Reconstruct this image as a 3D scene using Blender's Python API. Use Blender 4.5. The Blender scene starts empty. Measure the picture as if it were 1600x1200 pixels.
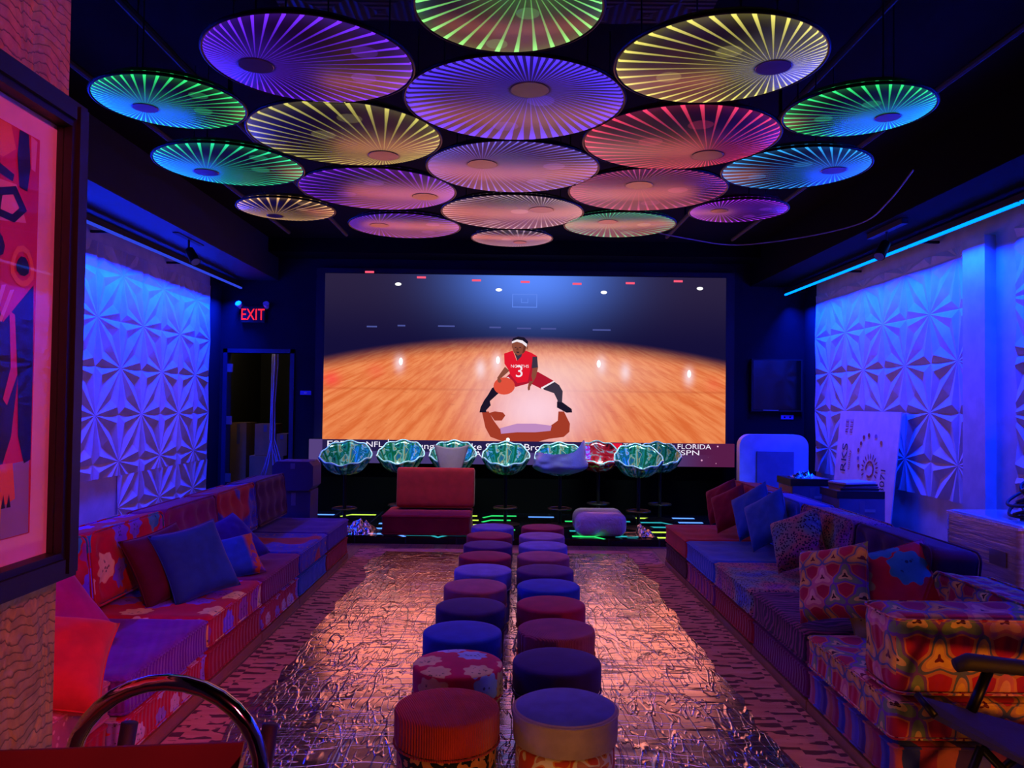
import bpy, bmesh, math, random
from mathutils import Vector, Matrix
random.seed(7)
S = bpy.context.scene
C = S.collection
PI = math.pi

# ------------------------------------------------------------------ camera
F_PX = 1225.0
cam = bpy.data.cameras.new('camera'); cam.sensor_width = 36.0; cam.lens = 36.0 * F_PX / 1600.0
cam.clip_start = 0.05; cam.clip_end = 100
co = bpy.data.objects.new('camera', cam); C.objects.link(co)
RX = Vector((0.99991973, -0.00408038, 0.01199553)); DN = Vector((0.01209192, 0.02448225, -0.99962713)); FW = Vector((0.00378518, 0.99969194, 0.02452963))
m = Matrix((RX, -DN, -FW)).transposed().to_4x4(); m.translation = (0, 0, 1.675)
co.matrix_world = m
S.camera = co
S.view_settings.view_transform = 'Standard'; S.view_settings.look = 'None'; S.view_settings.gamma = 1; S.view_settings.use_curve_mapping = False
S.view_settings.exposure = 0.0

# ------------------------------------------------------------------ world and lamps
w = bpy.data.worlds.new('world'); S.world = w; w.use_nodes = True
w.node_tree.nodes['Background'].inputs[0].default_value = (0.05, 0.03, 0.16, 1)
w.node_tree.nodes['Background'].inputs[1].default_value = 0.08

def lamp(kind, name, loc, target, color, power, **kw):
    l = bpy.data.lights.new(name, kind); l.color = color; l.energy = power
    for k, v in kw.items(): setattr(l, k, v)
    o = bpy.data.objects.new(name, l); C.objects.link(o); o.location = loc
    if target is not None: o.rotation_euler = (Vector(target) - Vector(loc)).to_track_quat('-Z', 'Y').to_euler()
    return o
# blue lamps in the two light rails over the panelled walls
for sx, nm in ((-1, 'left'), (1, 'right')):
    X = -4.2 if sx < 0 else 4.3
    for yy, L in ((9.0, 4.6), (5.0, 3.2)):
        lamp('AREA', 'rail_lamp', (X - sx * 0.26, yy, 3.2), (X, yy, 2.2), (0.0, 0.02, 1.0), 92 * L, shape='RECTANGLE', size=L, size_y=0.03, spread=PI * 0.62)
lamp('AREA', 'cove_lamp', (-3.95, 6.9, 3.2), (-3.85, 6.9, 4.0), (0.0, 0.03, 1.0), 9, shape='RECTANGLE', size=8.0, size_y=0.03)
# added fills and spots; club spots: pink by the entrance, amber low behind the folding chair
lamp('AREA', 'added_violet_fill', (0.0, 6.3, 3.1), (0, 6.3, 0), (0.62, 0.2, 0.85), 30, shape='RECTANGLE', size=3.0, size_y=7.0, spread=PI * 0.55)  # added violet fill below the ceiling, lifts ottomans and sofas
lamp('AREA', 'added_screen_fill', (0.22, 11.15, 1.85), (0.22, 5.0, 1.6), (1.0, 0.22, 0.2), 27, shape='RECTANGLE', size=5.5, size_y=1.4)  # added lamp just before the screen, boosts the court's own light
lamp('SPOT', 'pink_spot', (1.6, -1.2, 3.0), (-1.0, 1.6, 1.75), (1.0, 0.09, 0.18), 560, spot_size=0.66, spot_blend=0.7, shadow_soft_size=0.1)
lamp('SPOT', 'added_magenta_spot', (0.9, 2.0, 3.2), (-2.1, 3.8, 0.5), (1.0, 0.03, 0.32), 170, spot_size=0.85, spot_blend=0.9, shadow_soft_size=0.2)  # second magenta spot, added to tint the near sofa on the picture side
lamp('POINT', 'low_warm_lamp', (0.12, 2.15, 0.28), None, (1.0, 0.45, 0.14), 11, shadow_soft_size=0.1)
lamp('AREA', 'added_bar_fill', (0.0, 9.0, 3.35), (0.0, 10.5, 0.95), (0.7, 1.0, 0.95), 38, shape='RECTANGLE', size=4.6, size_y=0.1, spread=PI * 0.25)  # added fill to brighten the shell stools
lamp('SPOT', 'amber_lamp', (2.35, 1.3, 0.6), (1.95, 3.4, 0.5), (1.0, 0.27, 0.03), 95, spot_size=1.25, spot_blend=0.5, shadow_soft_size=0.1)
lamp('POINT', 'storeroom_lamp', (-3.9, 11.75, 2.8), None, (1.0, 0.8, 0.4), 14, shadow_soft_size=0.2)

# ------------------------------------------------------------------ node helper
def srgb(h):
    h = h.lstrip('#'); r = []
    for i in (0, 2, 4):
        c = int(h[i:i + 2], 16) / 255; r.append(c / 12.92 if c <= 0.04045 else ((c + 0.055) / 1.055) ** 2.4)
    return tuple(r) + (1.0,)
class NT:
    def __init__(s, name):
        s.m = bpy.data.materials.new(name); s.m.use_nodes = True; s.t = s.m.node_tree; s.t.nodes.clear()
        s.out = s.t.nodes.new('ShaderNodeOutputMaterial')
    def n(s, ty, **kw):
        x = s.t.nodes.new(ty)
        for k, v in kw.items(): setattr(x, k, v)
        return x
    def put(s, sock, v):
        if isinstance(v, bpy.types.NodeSocket): s.t.links.new(v, sock)
        elif isinstance(v, str): sock.default_value = srgb(v)
        elif isinstance(v, (tuple, list)) and len(v) == 3 and sock.type == 'RGBA': sock.default_value = tuple(v) + (1,)
        else: sock.default_value = v
    def mth(s, op, a, b=0.0, c=0.0, clamp=False):
        x = s.n('ShaderNodeMath', operation=op, use_clamp=clamp)
        s.put(x.inputs[0], a); s.put(x.inputs[1], b); s.put(x.inputs[2], c); return x.outputs[0]
    def vm(s, op, a, b=(0, 0, 0)):
        x = s.n('ShaderNodeVectorMath', operation=op); s.put(x.inputs[0], a); s.put(x.inputs[1], b); return x.outputs[0] if op not in ('LENGTH', 'DOT_PRODUCT', 'DISTANCE') else x.outputs['Value']
    def mix(s, f, a, b, mode='MIX'):
        x = s.n('ShaderNodeMix', data_type='RGBA', blend_type=mode); s.put(x.inputs[0], f); s.put(x.inputs[6], a); s.put(x.inputs[7], b); return x.outputs[2]
    def ramp(s, f, stops, interp='LINEAR'):
        x = s.n('ShaderNodeValToRGB'); x.color_ramp.interpolation = interp; e = x.color_ramp.elements
        while len(e) < len(stops): e.new(0.5)
        for i, (p, c) in enumerate(stops):
            e[i].position = p; e[i].color = srgb(c) if isinstance(c, str) else tuple(c) + ((1,) if len(c) == 3 else ())
        s.put(x.inputs[0], f); return x.outputs[0]
    def step(s, f, lo, hi):
        x = s.n('ShaderNodeMapRange', clamp=True, interpolation_type='SMOOTHSTEP'); s.put(x.inputs[0], f); s.put(x.inputs[1], lo); s.put(x.inputs[2], hi); return x.outputs[0]
    def obj(s): return s.n('ShaderNodeTexCoord').outputs['Object']
    def gen(s): return s.n('ShaderNodeTexCoord').outputs['Generated']
    def sep(s, v):
        x = s.n('ShaderNodeSeparateXYZ'); s.put(x.inputs[0], v); return x.outputs
    def comb(s, x=0.0, y=0.0, z=0.0):
        q = s.n('ShaderNodeCombineXYZ'); s.put(q.inputs[0], x); s.put(q.inputs[1], y); s.put(q.inputs[2], z); return q.outputs[0]
    def noise(s, v, scale, detail=3.0, rough=0.55, dist=0.0):
        x = s.n('ShaderNodeTexNoise'); s.put(x.inputs['Vector'], v); x.inputs['Scale'].default_value = scale; x.inputs['Detail'].default_value = detail; x.inputs['Roughness'].default_value = rough; x.inputs['Distortion'].default_value = dist; return x.outputs
    def vor(s, v, scale, feature='F1', rnd=1.0):
        x = s.n('ShaderNodeTexVoronoi', feature=feature); s.put(x.inputs['Vector'], v); x.inputs['Scale'].default_value = scale; x.inputs['Randomness'].default_value = rnd; return x.outputs
    def bump(s, h, strength=0.5, dist=0.01):
        x = s.n('ShaderNodeBump'); x.inputs['Strength'].default_value = strength; x.inputs['Distance'].default_value = dist; s.put(x.inputs['Height'], h); return x.outputs[0]
    def pbsdf(s, color, rough=0.5, metal=0.0, normal=None, **kw):
        b = s.n('ShaderNodeBsdfPrincipled'); s.put(b.inputs['Base Color'], color); s.put(b.inputs['Roughness'], rough); s.put(b.inputs['Metallic'], metal)
        if normal is not None: s.put(b.inputs['Normal'], normal)
        for k, v in kw.items(): s.put(b.inputs[k.replace('_', ' ')], v)
        return b.outputs[0]
    def end(s, sh): s.t.links.new(sh, s.out.inputs[0]); return s.m
def plain(name, color, rough=0.6, metal=0.0, grain=0.0, **kw):
    t = NT(name); o = t.obj(); f = t.noise(o, 6.0, 4)[0]
    c = t.mix(t.step(f, 0.3, 0.7), color, t.mix(1.0, color, (0.82, 0.82, 0.82), 'MULTIPLY'))
    nrm = t.bump(t.noise(o, 60, 3)[0], grain, 0.004) if grain else None
    return t.end(t.pbsdf(c, rough, metal, nrm, **kw))
def glow(name, color, strength):
    t = NT(name); e = t.n('ShaderNodeEmission'); t.put(e.inputs[0], color); e.inputs[1].default_value = strength; return t.end(e.outputs[0])
def side_mask(t):   # 1 on faces that stand upright
    nz = t.sep(t.n('ShaderNodeTexCoord').outputs['Normal'])[2]
    return t.step(t.mth('ABSOLUTE', nz), 0.75, 0.5)
def velvet(name, color, rib=0.0, pleat=0.0, colour_fn=None, sheen=0.10):
    """pile fabric; rib = fine cords all over, pleat = upright gathers on the sides"""
    t = NT(name); o = t.obj(); n1 = t.noise(o, 9, 4)[0]
    c = colour_fn(t, o) if colour_fn else color
    c = t.mix(t.step(n1, 0.25, 0.75), t.mix(1.0, c, (0.72, 0.72, 0.72), 'MULTIPLY'), c)
    h = t.mth('MULTIPLY', t.noise(o, 220, 2)[0], 0.25)
    x, y, z = t.sep(o)
    if rib:
        h = t.mth('ADD', h, t.mth('SINE', t.mth('MULTIPLY', t.mth('ADD', x, t.mth('MULTIPLY', y, 0.35)), 2 * PI / rib)))
    if pleat:
        p = t.mth('SINE', t.mth('MULTIPLY', t.mth('ADD', x, y), 2 * PI / pleat))
        h = t.mth('ADD', h, t.mth('MULTIPLY', t.mth('MULTIPLY', p, side_mask(t)), 1.3))
    return t.end(t.pbsdf(c, 0.85, 0, t.bump(h, 0.6, 0.004), Sheen_Weight=sheen, Sheen_Roughness=0.4, Specular_IOR_Level=0.2))
def facing(t, o):
    """flat coordinates on whichever face of a block a point lies"""
    x, y, z = t.sep(o); nx, ny, nz = [t.mth('ABSOLUTE', q) for q in t.sep(t.n('ShaderNodeTexCoord').outputs['Normal'])]
    onx = t.mth('GREATER_THAN', nx, 0.7); onz = t.mth('GREATER_THAN', nz, 0.6)
    u = t.mth('ADD', t.mth('MULTIPLY', onx, y), t.mth('MULTIPLY', t.mth('SUBTRACT', 1.0, onx), x)); v = t.mth('ADD', t.mth('MULTIPLY', onz, y), t.mth('MULTIPLY', t.mth('SUBTRACT', 1.0, onz), z))
    return u, v
def flowers(base, cols, scale=3.2, cut=0.25, rad=0.42, flat=False):
    def fn(t, o):
        if flat: x, y, z = t.sep(o); u, v_ = x, y
        else: u, v_ = facing(t, o)
        p = t.comb(u, v_, 0.0); v = t.n('ShaderNodeTexVoronoi', voronoi_dimensions='2D', feature='F1'); t.put(v.inputs['Vector'], p); v.inputs['Scale'].default_value = scale; v.inputs['Randomness'].default_value = 0.55; v = v.outputs
        d = v['Distance']; rx, ry, rz = t.sep(t.vm('SUBTRACT', p, v['Position']))
        a = t.mth('ARCTAN2', ry, rx); pet = t.mth('ADD', 1.0, t.mth('MULTIPLY', t.mth('SINE', t.mth('MULTIPLY', a, 8)), 0.10))
        dd = t.mth('ADD', t.mth('DIVIDE', d, pet), t.mth('MULTIPLY', t.mth('SUBTRACT', t.noise(o, 26, 2)[0], 0.5), 0.10))
        rnd = t.sep(v['Color']); k = len(cols); fc = t.ramp(rnd[0], [(i / k, c) for i, c in enumerate(cols)], 'CONSTANT')
        on = t.mth('GREATER_THAN', rnd[1], cut); inside = t.mth('MULTIPLY', t.step(dd, rad + 0.015, rad - 0.015), on)
        c = t.mix(inside, base, fc)
        spots = t.mth('MULTIPLY', t.mth('MULTIPLY', t.step(t.vor(o, scale * 8)['Distance'], 0.36, 0.28), t.step(dd, 0.24, 0.18)), on)
        return t.mix(spots, c, t.mix(0.75, fc, '#1a0a24'))
    return fn
def hexes(scale=0.19, flat=False):
    """honeycomb of three-lobed rings laid flat on whichever face it covers"""
    def fn(t, o):
        x, y, z = t.sep(o); nx, ny, nz = [t.mth('ABSOLUTE', q) for q in t.sep(t.n('ShaderNodeTexCoord').outputs['Normal'])]
        onx = t.mth('GREATER_THAN', nx, 0.7); onz = t.mth('GREATER_THAN', nz, 0.7)
        u = t.mth('ADD', t.mth('MULTIPLY', onx, y), t.mth('MULTIPLY', t.mth('SUBTRACT', 1.0, onx), x)); v = t.mth('ADD', t.mth('MULTIPLY', onz, y), t.mth('MULTIPLY', t.mth('SUBTRACT', 1.0, onz), z))
        if flat: u, v = x, y
        p = t.vm('ADD', t.vm('DIVIDE', t.comb(u, v, 0), (scale, scale, 1)), (40, 40 * 1.7320508, 0)); r = (1.0, 1.7320508, 1.0); h = (0.5, 0.8660254, 0.0)
        a = t.vm('SUBTRACT', t.vm('MODULO', p, r), h); b = t.vm('SUBTRACT', t.vm('MODULO', t.vm('SUBTRACT', p, h), r), h)
        la, lb = t.vm('LENGTH', t.vm('MULTIPLY', a, (1, 1, 0))), t.vm('LENGTH', t.vm('MULTIPLY', b, (1, 1, 0))); k = t.mth('LESS_THAN', lb, la)
        q = t.mix(k, a, b); d = t.mth('MINIMUM', la, lb); qx, qy, _ = t.sep(q); cid = t.vm('SUBTRACT', p, q)
        wn = t.n('ShaderNodeTexWhiteNoise'); t.put(wn.inputs['Vector'], t.vm('ADD', t.vm('MULTIPLY', cid, (2, 1.1547005, 0)), (0.31, 0.27, 0))); 
        sn = t.n('ShaderNodeVectorMath', operation='FLOOR'); t.put(sn.inputs[0], t.vm('ADD', t.vm('MULTIPLY', cid, (2, 1.1547005, 0)), (0.31, 0.27, 0))); t.put(wn.inputs['Vector'], sn.outputs[0])
        rnd = wn.outputs['Value']
        d2 = t.mth('MULTIPLY', d, t.mth('ADD', 1.0, t.mth('MULTIPLY', t.mth('SINE', t.mth('MULTIPLY', t.mth('ARCTAN2', qy, qx), 3)), 0.42)))
        d2 = t.mth('ADD', d2, t.mth('MULTIPLY', t.mth('SUBTRACT', t.noise(o, 25, 2)[0], 0.5), 0.03))
        A = t.ramp(d2, [(0, '#6a1a18'), (0.07, '#e0b048'), (0.2, '#c8945a'), (0.27, '#5a6478'), (0.34, '#c07a48'), (0.45, '#b02038')], 'CONSTANT')
        B = t.ramp(d2, [(0, '#6a1030'), (0.07, '#e8a88a'), (0.24, '#d07078'), (0.36, '#d88a68'), (0.46, '#b02038')], 'CONSTANT')
        D = t.ramp(d2, [(0, '#401818'), (0.07, '#e0c070'), (0.16, '#7a9060'), (0.30, '#7a4a9a'), (0.40, '#d07840'), (0.46, '#b02038')], 'CONSTANT')
        return t.mix(t.mth('GREATER_THAN', rnd, 0.66), t.mix(t.mth('GREATER_THAN', rnd, 0.33), A, B), D)
    return fn
def leopard(t, o):
    big = t.noise(o, 2.6, 2)[0]
    c = t.ramp(big, [(0.3, '#2b4fb0'), (0.42, '#7d8f7a'), (0.5, '#b46a5a'), (0.6, '#8a3a80'), (0.72, '#c08a60')])
    return t.mix(t.step(t.vor(o, 55)['Distance'], 0.44, 0.32), c, '#2c1838')
def zebra(t, o):
    x, y, z = t.sep(o); n = t.noise(o, 5, 2)[0]
    wv = t.mth('SINE', t.mth('ADD', t.mth('MULTIPLY', t.mth('ADD', y, t.mth('MULTIPLY', z, 0.3)), 130), t.mth('MULTIPLY', n, 22)))
    return t.mix(t.step(wv, -0.2, 0.6), '#2a0c24', '#7a2f52')
def paisley(base, a, b):
    def fn(t, o):
        n = t.noise(o, 2.2, 1)[0]; k = t.step(n, 0.5, 0.54); fine = t.noise(o, 17, 3, 0.6, 1.2)[0]
        return t.mix(k, base, t.ramp(fine, [(0.35, a), (0.5, b), (0.58, a), (0.66, '#b07a50')], 'CONSTANT'))
    return fn
def stripes(cols, width, fine=0.0):
    def fn(t, o):
        x, y, z = t.sep(o); u = t.mth('FRACT', t.mth('DIVIDE', t.mth('ADD', t.mth('ADD', y, x), t.mth('MULTIPLY', t.noise(o, 7, 2)[0], 0.05)), width * len(cols)))
        return t.ramp(u, [(i / len(cols), c) for i, c in enumerate(cols)], 'CONSTANT')
    return fn

# ------------------------------------------------------------------ mesh helpers
class MB:
    def __init__(s): s.v = []; s.f = []; s.mi = []
    def add(s, vs, fs, mi=0):
        b = len(s.v); s.v += [tuple(v) for v in vs]; s.f += [tuple(b + i for i in f) for f in fs]; s.mi += [mi] * len(fs); return s
    def box(s, x0, x1, y0, y1, z0, z1, mi=0):
        vs = [(x, y, z) for z in (z0, z1) for y in (y0, y1) for x in (x0, x1)]
        return s.add(vs, [(0, 2, 3, 1), (4, 5, 7, 6), (0, 1, 5, 4), (2, 6, 7, 3), (0, 4, 6, 2), (1, 3, 7, 5)], mi)
    def poly(s, pts, mi=0): return s.add(pts, [tuple(range(len(pts)))], mi)
    def tube(s, path, r, n=10, mi=0, closed=False, caps=True):
        P = [Vector(p) for p in path]; k = len(P); vs = []; fs = []; up = None
        for i in range(k):
            a = P[i - 1] if (i > 0 or closed) else P[i]; b = P[(i + 1) % k] if (i < k - 1 or closed) else P[i]
            d = (b - a).normalized()
            if up is None:
                up = Vector((0, 0, 1)) if abs(d.z) < 0.9 else Vector((1, 0, 0))
            up = (up - d * up.dot(d)).normalized(); sd = d.cross(up)
            rr = r[i] if isinstance(r, (list, tuple)) else r
            vs += [P[i] + (up * math.cos(2 * PI * j / n) + sd * math.sin(2 * PI * j / n)) * rr for j in range(n)]
        for i in range(k if closed else k - 1):
            A = i * n; B = ((i + 1) % k) * n
            fs += [(A + j, A + (j + 1) % n, B + (j + 1) % n, B + j) for j in range(n)]
        if caps and not closed: fs += [tuple(range(n))[::-1], tuple((k - 1) * n + j for j in range(n))]
        return s.add(vs, fs, mi)
    def lathe(s, prof, n=48, mi=0, c=(0, 0, 0)):
        vs = []; fs = []
        for r, z in prof: vs += [(c[0] + max(r, 1e-4) * math.cos(2 * PI * j / n), c[1] + max(r, 1e-4) * math.sin(2 * PI * j / n), c[2] + z) for j in range(n)]
        for i in range(len(prof) - 1):
            fs += [(i * n + j, i * n + (j + 1) % n, (i + 1) * n + (j + 1) % n, (i + 1) * n + j) for j in range(n)]
        fs += [tuple(range(n))[::-1], tuple((len(prof) - 1) * n + j for j in range(n))]
        return s.add(vs, fs, mi)
    def grid(s, nu, nv, fn, mi=0, wrap=False):
        vs = [fn(i / (nu if wrap else nu - 1), j / (nv - 1)) for j in range(nv) for i in range(nu)]
        fs = [(j * nu + i, j * nu + (i + 1) % nu, (j + 1) * nu + (i + 1) % nu, (j + 1) * nu + i) for j in range(nv - 1) for i in range(nu if wrap else nu - 1)]
        return s.add(vs, fs, mi)
    def build(s, name, mats, parent=None, smooth=False, loc=None, recalc=True, weld=False):
        me = bpy.data.meshes.new(name); me.from_pydata(s.v, [], s.f); me.update()
        for x in (mats if isinstance(mats, (list, tuple)) else [mats]): me.materials.append(x)
        me.polygons.foreach_set('material_index', s.mi)
        if recalc or weld:
            b = bmesh.new(); b.from_mesh(me)
            if weld: bmesh.ops.remove_doubles(b, verts=b.verts, dist=1e-5)
            bmesh.ops.recalc_face_normals(b, faces=b.faces); b.to_mesh(me); b.free()
        if smooth:
            me.polygons.foreach_set('use_smooth', [True] * len(me.polygons))
            if smooth != 'all': me.set_sharp_from_angle(angle=math.radians(42))
        o = bpy.data.objects.new(name, me); C.objects.link(o)
        if parent is not None: o.parent = parent
        if loc is not None: o.location = loc
        return o
def tag(o, label, cat, group=None, kind=None):
    o['label'] = label; o['category'] = cat
    if group: o['group'] = group
    if kind: o['kind'] = kind
    return o
def thing(name, label, cat, loc=(0, 0, 0), group=None, rz=0.0):
    o = bpy.data.objects.new(name, None); C.objects.link(o); o.location = loc; o.rotation_euler = (0, 0, rz); o.empty_display_size = 0.1
    return tag(o, label, cat, group)
def struct(o): o['kind'] = 'structure'; return o
def text(name, body, size, mat, parent, loc, rot, align='CENTER', extrude=0.0, sx=1.0):
    c = bpy.data.curves.new(name, 'FONT'); c.body = body; c.size = size; c.align_x = align; c.extrude = extrude; c.materials.append(mat)
    tmp = bpy.data.objects.new(name, c); C.objects.link(tmp); me = bpy.data.meshes.new_from_object(tmp.evaluated_get(bpy.context.evaluated_depsgraph_get())); bpy.data.objects.remove(tmp)
    o = bpy.data.objects.new(name, me); C.objects.link(o); o.parent = parent; o.location = loc; o.rotation_euler = rot; o.scale = (sx, 1, 1); return o
def axis(n, e=0.0):  # samples 0..1 clustered at both ends
    return [0.5 - 0.5 * math.cos(PI * i / n) if e else i / n for i in range(n + 1)]
def rbox(w, d, h, r, n=(22, 22, 8), disp=None):
    """rounded block centred on x,y with its foot at z=0; disp(p, n) -> offset along the normal"""
    mb = MB(); idx = {}
    def V(i, j, k):
        key = (i, j, k)
        if key in idx: return idx[key]
        q = []
        for a, (t, ln) in enumerate(zip((i / n[0], j / n[1], k / n[2]), (w, d, h))):
            u = 0.5 - 0.5 * math.cos(PI * t); u = 0.5 * u + 0.5 * t; q.append((u - 0.5) * ln)
        p = Vector(q); half = Vector((w / 2 - r, d / 2 - r, h / 2 - r)); inner = Vector([max(-hh, min(hh, c)) for c, hh in zip(p, half)])
        dv = p - inner; nn = dv.normalized() if dv.length > 1e-9 else Vector((0, 0, 1)); pt = inner + nn * r
        if disp: pt = pt + nn * disp(pt, nn)
        pt.z += h / 2
        mb.v.append(tuple(pt)); idx[key] = len(mb.v) - 1; return idx[key]
    def quad(a, b, c, e): mb.f.append((a, b, c, e)); mb.mi.append(0)
    for i in range(n[0]):
        for j in range(n[1]):
            quad(V(i, j, n[2]), V(i + 1, j, n[2]), V(i + 1, j + 1, n[2]), V(i, j + 1, n[2])); quad(V(i, j, 0), V(i, j + 1, 0), V(i + 1, j + 1, 0), V(i + 1, j, 0))
    for i in range(n[0]):
        for k in range(n[2]):
            quad(V(i, 0, k), V(i + 1, 0, k), V(i + 1, 0, k + 1), V(i, 0, k + 1)); quad(V(i, n[1], k), V(i, n[1], k + 1), V(i + 1, n[1], k + 1), V(i + 1, n[1], k))
    for j in range(n[1]):
        for k in range(n[2]):
            quad(V(0, j, k), V(0, j, k + 1), V(0, j + 1, k + 1), V(0, j + 1, k)); quad(V(n[0], j, k), V(n[0], j + 1, k), V(n[0], j + 1, k + 1), V(n[0], j, k + 1))
    return mb
def tuft(w, d, nx=3, ny=3, depth=0.016, rad=0.09):
    pts = [((i + 0.5) / nx * w - w / 2, (j + 0.5) / ny * d - d / 2) for i in range(nx) for j in range(ny)]
    def f(p, n):
        v = 0.0
        if abs(n.z) > 0.6:
            for a, b in pts: v -= depth * math.exp(-((p.x - a) ** 2 + (p.y - b) ** 2) / rad ** 2)
        else:
            v -= 0.006 * math.exp(-(p.z / 0.05) ** 2)
        return v
    return f
def rrect(w, d, r, z, n=6):
    out = []
    for cx, cy, a0 in ((w / 2 - r, d / 2 - r, 0), (-w / 2 + r, d / 2 - r, PI / 2), (-w / 2 + r, -d / 2 + r, PI), (w / 2 - r, -d / 2 + r, 1.5 * PI)):
        out += [(cx + r * math.cos(a0 + PI / 2 * i / n), cy + r * math.sin(a0 + PI / 2 * i / n), z) for i in range(n + 1)]
    return out

# ------------------------------------------------------------------ shared materials
M_black = plain('black_paint', '#0b0b10', 0.7)
M_blackmetal = plain('black_metal', '#0c0c10', 0.4, 0.6)
M_darkwall = plain('navy_wall_paint', '#0b0d1c', 0.8, grain=0.1, Specular_IOR_Level=0.2)
M_ceiling = plain('black_ceiling_paint', '#050507', 0.9, Specular_IOR_Level=0.1)
M_wood = plain('plinth_oak', '#9a6a42', 0.5, grain=0.1)
M_white = plain('white_paint', '#d8d4d4', 0.5)
M_chrome = plain('chrome', '#d8d8d8', 0.08, 1.0)
M_grey = plain('grey_plastic', '#8a8a90', 0.5)

# ------------------------------------------------------------------ room shell
t = NT('dark_plank_floor'); o = t.obj(); x, y, z = t.sep(o)
pl = t.mth('FRACT', t.mth('DIVIDE', x, 0.14)); gap = t.step(t.mth('ABSOLUTE', t.mth('SUBTRACT', pl, 0.5)), 0.46, 0.49)
gr = t.noise(t.vm('MULTIPLY', o, (14, 1.2, 1)), 3, 5)[0]
c = t.mix(gap, t.ramp(gr, [(0.3, '#5a3c2e'), (0.7, '#8a6248')]), '#20140f')
M_floor = t.end(t.pbsdf(c, 0.45, 0, t.bump(gr, 0.2, 0.003)))
struct(MB().box(-4.6, 4.9, -3.5, 14, -0.1, 0).build('floor', M_floor))
struct(MB().box(-4.6, 4.9, -3.5, 11.9, 3.95, 4.05).build('ceiling', M_ceiling))
t = NT('pressed_tin'); o = t.obj(); x, y, z = t.sep(o)
fx = t.mth('ABSOLUTE', t.mth('SUBTRACT', t.mth('FRACT', t.mth('DIVIDE', x, 0.3)), 0.5)); fy = t.mth('ABSOLUTE', t.mth('SUBTRACT', t.mth('FRACT', t.mth('DIVIDE', y, 0.3)), 0.5))
h = t.mth('SINE', t.mth('MULTIPLY', t.mth('MAXIMUM', fx, fy), 40))
M_tin = t.end(t.pbsdf('#3a2422', 0.6, 0.0, t.bump(h, 0.5, 0.01)))
struct(MB().box(-1.3, 1.1, 1.5, 4.45, 3.86, 3.95).build('trim_1', M_tin))['label'] = 'brown pressed tin ceiling panel'

def panel_wall(X, sx, y0, y1, z0, z1, P=1.0, off=0.0, zoff=0.0):
    """folded star relief: diamonds of pleated fans, clipped to the strip"""
    bm = bmesh.new(); K = 6
    for r in range(-1, int((z1 - z0) / (P / 2)) + 3):
        for q in range(-1, int((y1 - y0) / P) + 3):
            cy = y0 + off + q * P + (P / 2 if r % 2 else 0); cz = z0 + zoff + r * P / 2
            cor = [(P / 2, 0), (0, P / 2), (-P / 2, 0), (0, -P / 2)]; ring = []; mid = []
            for e in range(4):
                a, b = cor[e], cor[(e + 1) % 4]
                for k in range(K):
                    s = k / K; py, pz = a[0] + (b[0] - a[0]) * s, a[1] + (b[1] - a[1]) * s
                    hgt = 0.0 if k % 2 == 0 else 0.028
                    ring.append((cy + py, cz + pz, hgt)); mid.append((cy + py * 0.62, cz + pz * 0.62, 0.002 if k % 2 == 0 else 0.022))
            vc = bm.verts.new((X - sx * 0.02, cy, cz)); R = [bm.verts.new((X - sx * (0.004 + hh), a, b)) for a, b, hh in ring]; Q = [bm.verts.new((X - sx * (0.006 + hh), a, b)) for a, b, hh in mid]
            for i in range(len(R)):
                j = (i + 1) % len(R); bm.faces.new((vc, Q[i], Q[j])); bm.faces.new((Q[i], R[i], R[j])); bm.faces.new((Q[i], R[j], Q[j]))
    for co_, no in (((0, y0, 0), (0, -1, 0)), ((0, y1, 0), (0, 1, 0)), ((0, 0, z0), (0, 0, -1)), ((0, 0, z1), (0, 0, 1))):
        bmesh.ops.bisect_plane(bm, geom=bm.verts[:] + bm.edges[:] + bm.faces[:], plane_co=co_, plane_no=no, clear_outer=True)
    vs = [tuple(v.co) for v in bm.verts]; bm.verts.index_update(); fs = [tuple(v.index for v in f.verts) for f in bm.faces]; bm.free()
    return vs, fs
M_panel = plain('white_relief_panel', '#b6b4ba', 0.5)
M_wallwhite = plain('white_wall_paint', '#b8b4b8', 0.6)
lw = MB().box(-4.4, -4.2, -3.5, 10.95, 0, 3.95, 1)
vs, fs = panel_wall(-4.2, -1, 3.0, 10.95, 0.85, 3.26, off=0.45, zoff=0.15); lw.add(vs, fs, 0)
vs, fs = panel_wall(-4.2, -1, 8.45, 10.95, 0.35, 0.85, off=0.0, zoff=0.15); lw.add(vs, fs, 0)
lw.box(-4.4, -4.2, 10.95, 11.4, 0, 3.95, 2)
struct(lw.build('wall_left', [M_panel, M_wallwhite, M_darkwall], recalc=False))
rw = MB().box(4.3, 4.5, -3.5, 10.95, 0, 3.95, 1)
vs, fs = panel_wall(4.3, 1, 7.26, 10.95, 0.78, 3.22, off=0.2, zoff=0.35); rw.add(vs, fs, 0)
vs, fs = panel_wall(4.3, 1, 3.0, 6.6, 0.78, 3.22, off=0.2, zoff=0.35); rw.add(vs, fs, 0)
rw.box(4.2, 4.3, 6.9, 7.24, 0, 3.22, 1)
rw.box(4.3, 4.5, 10.95, 11.4, 0, 3.95, 2)
struct(rw.build('wall_right', [M_panel, M_wallwhite, M_darkwall], recalc=False))
DB = 11.4
bw = MB().box(-4.4, -4.1, DB, DB + 0.15, 0, 3.95).box(-4.1, -3.17, DB, DB + 0.15, 2.36, 3.95).box(-3.17, 4.5, DB, DB + 0.15, 0, 3.95)
struct(bw.build('wall_back', M_darkwall))
struct(MB().box(-2.85, 3.3, DB - 0.012, DB, 0.08, 1.0).build('added_dark_panel', plain('added_panel_black', '#020203', 0.95, Specular_IOR_Level=0.05)))  # added near-black panel, keeps the wall below the screen dark
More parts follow.
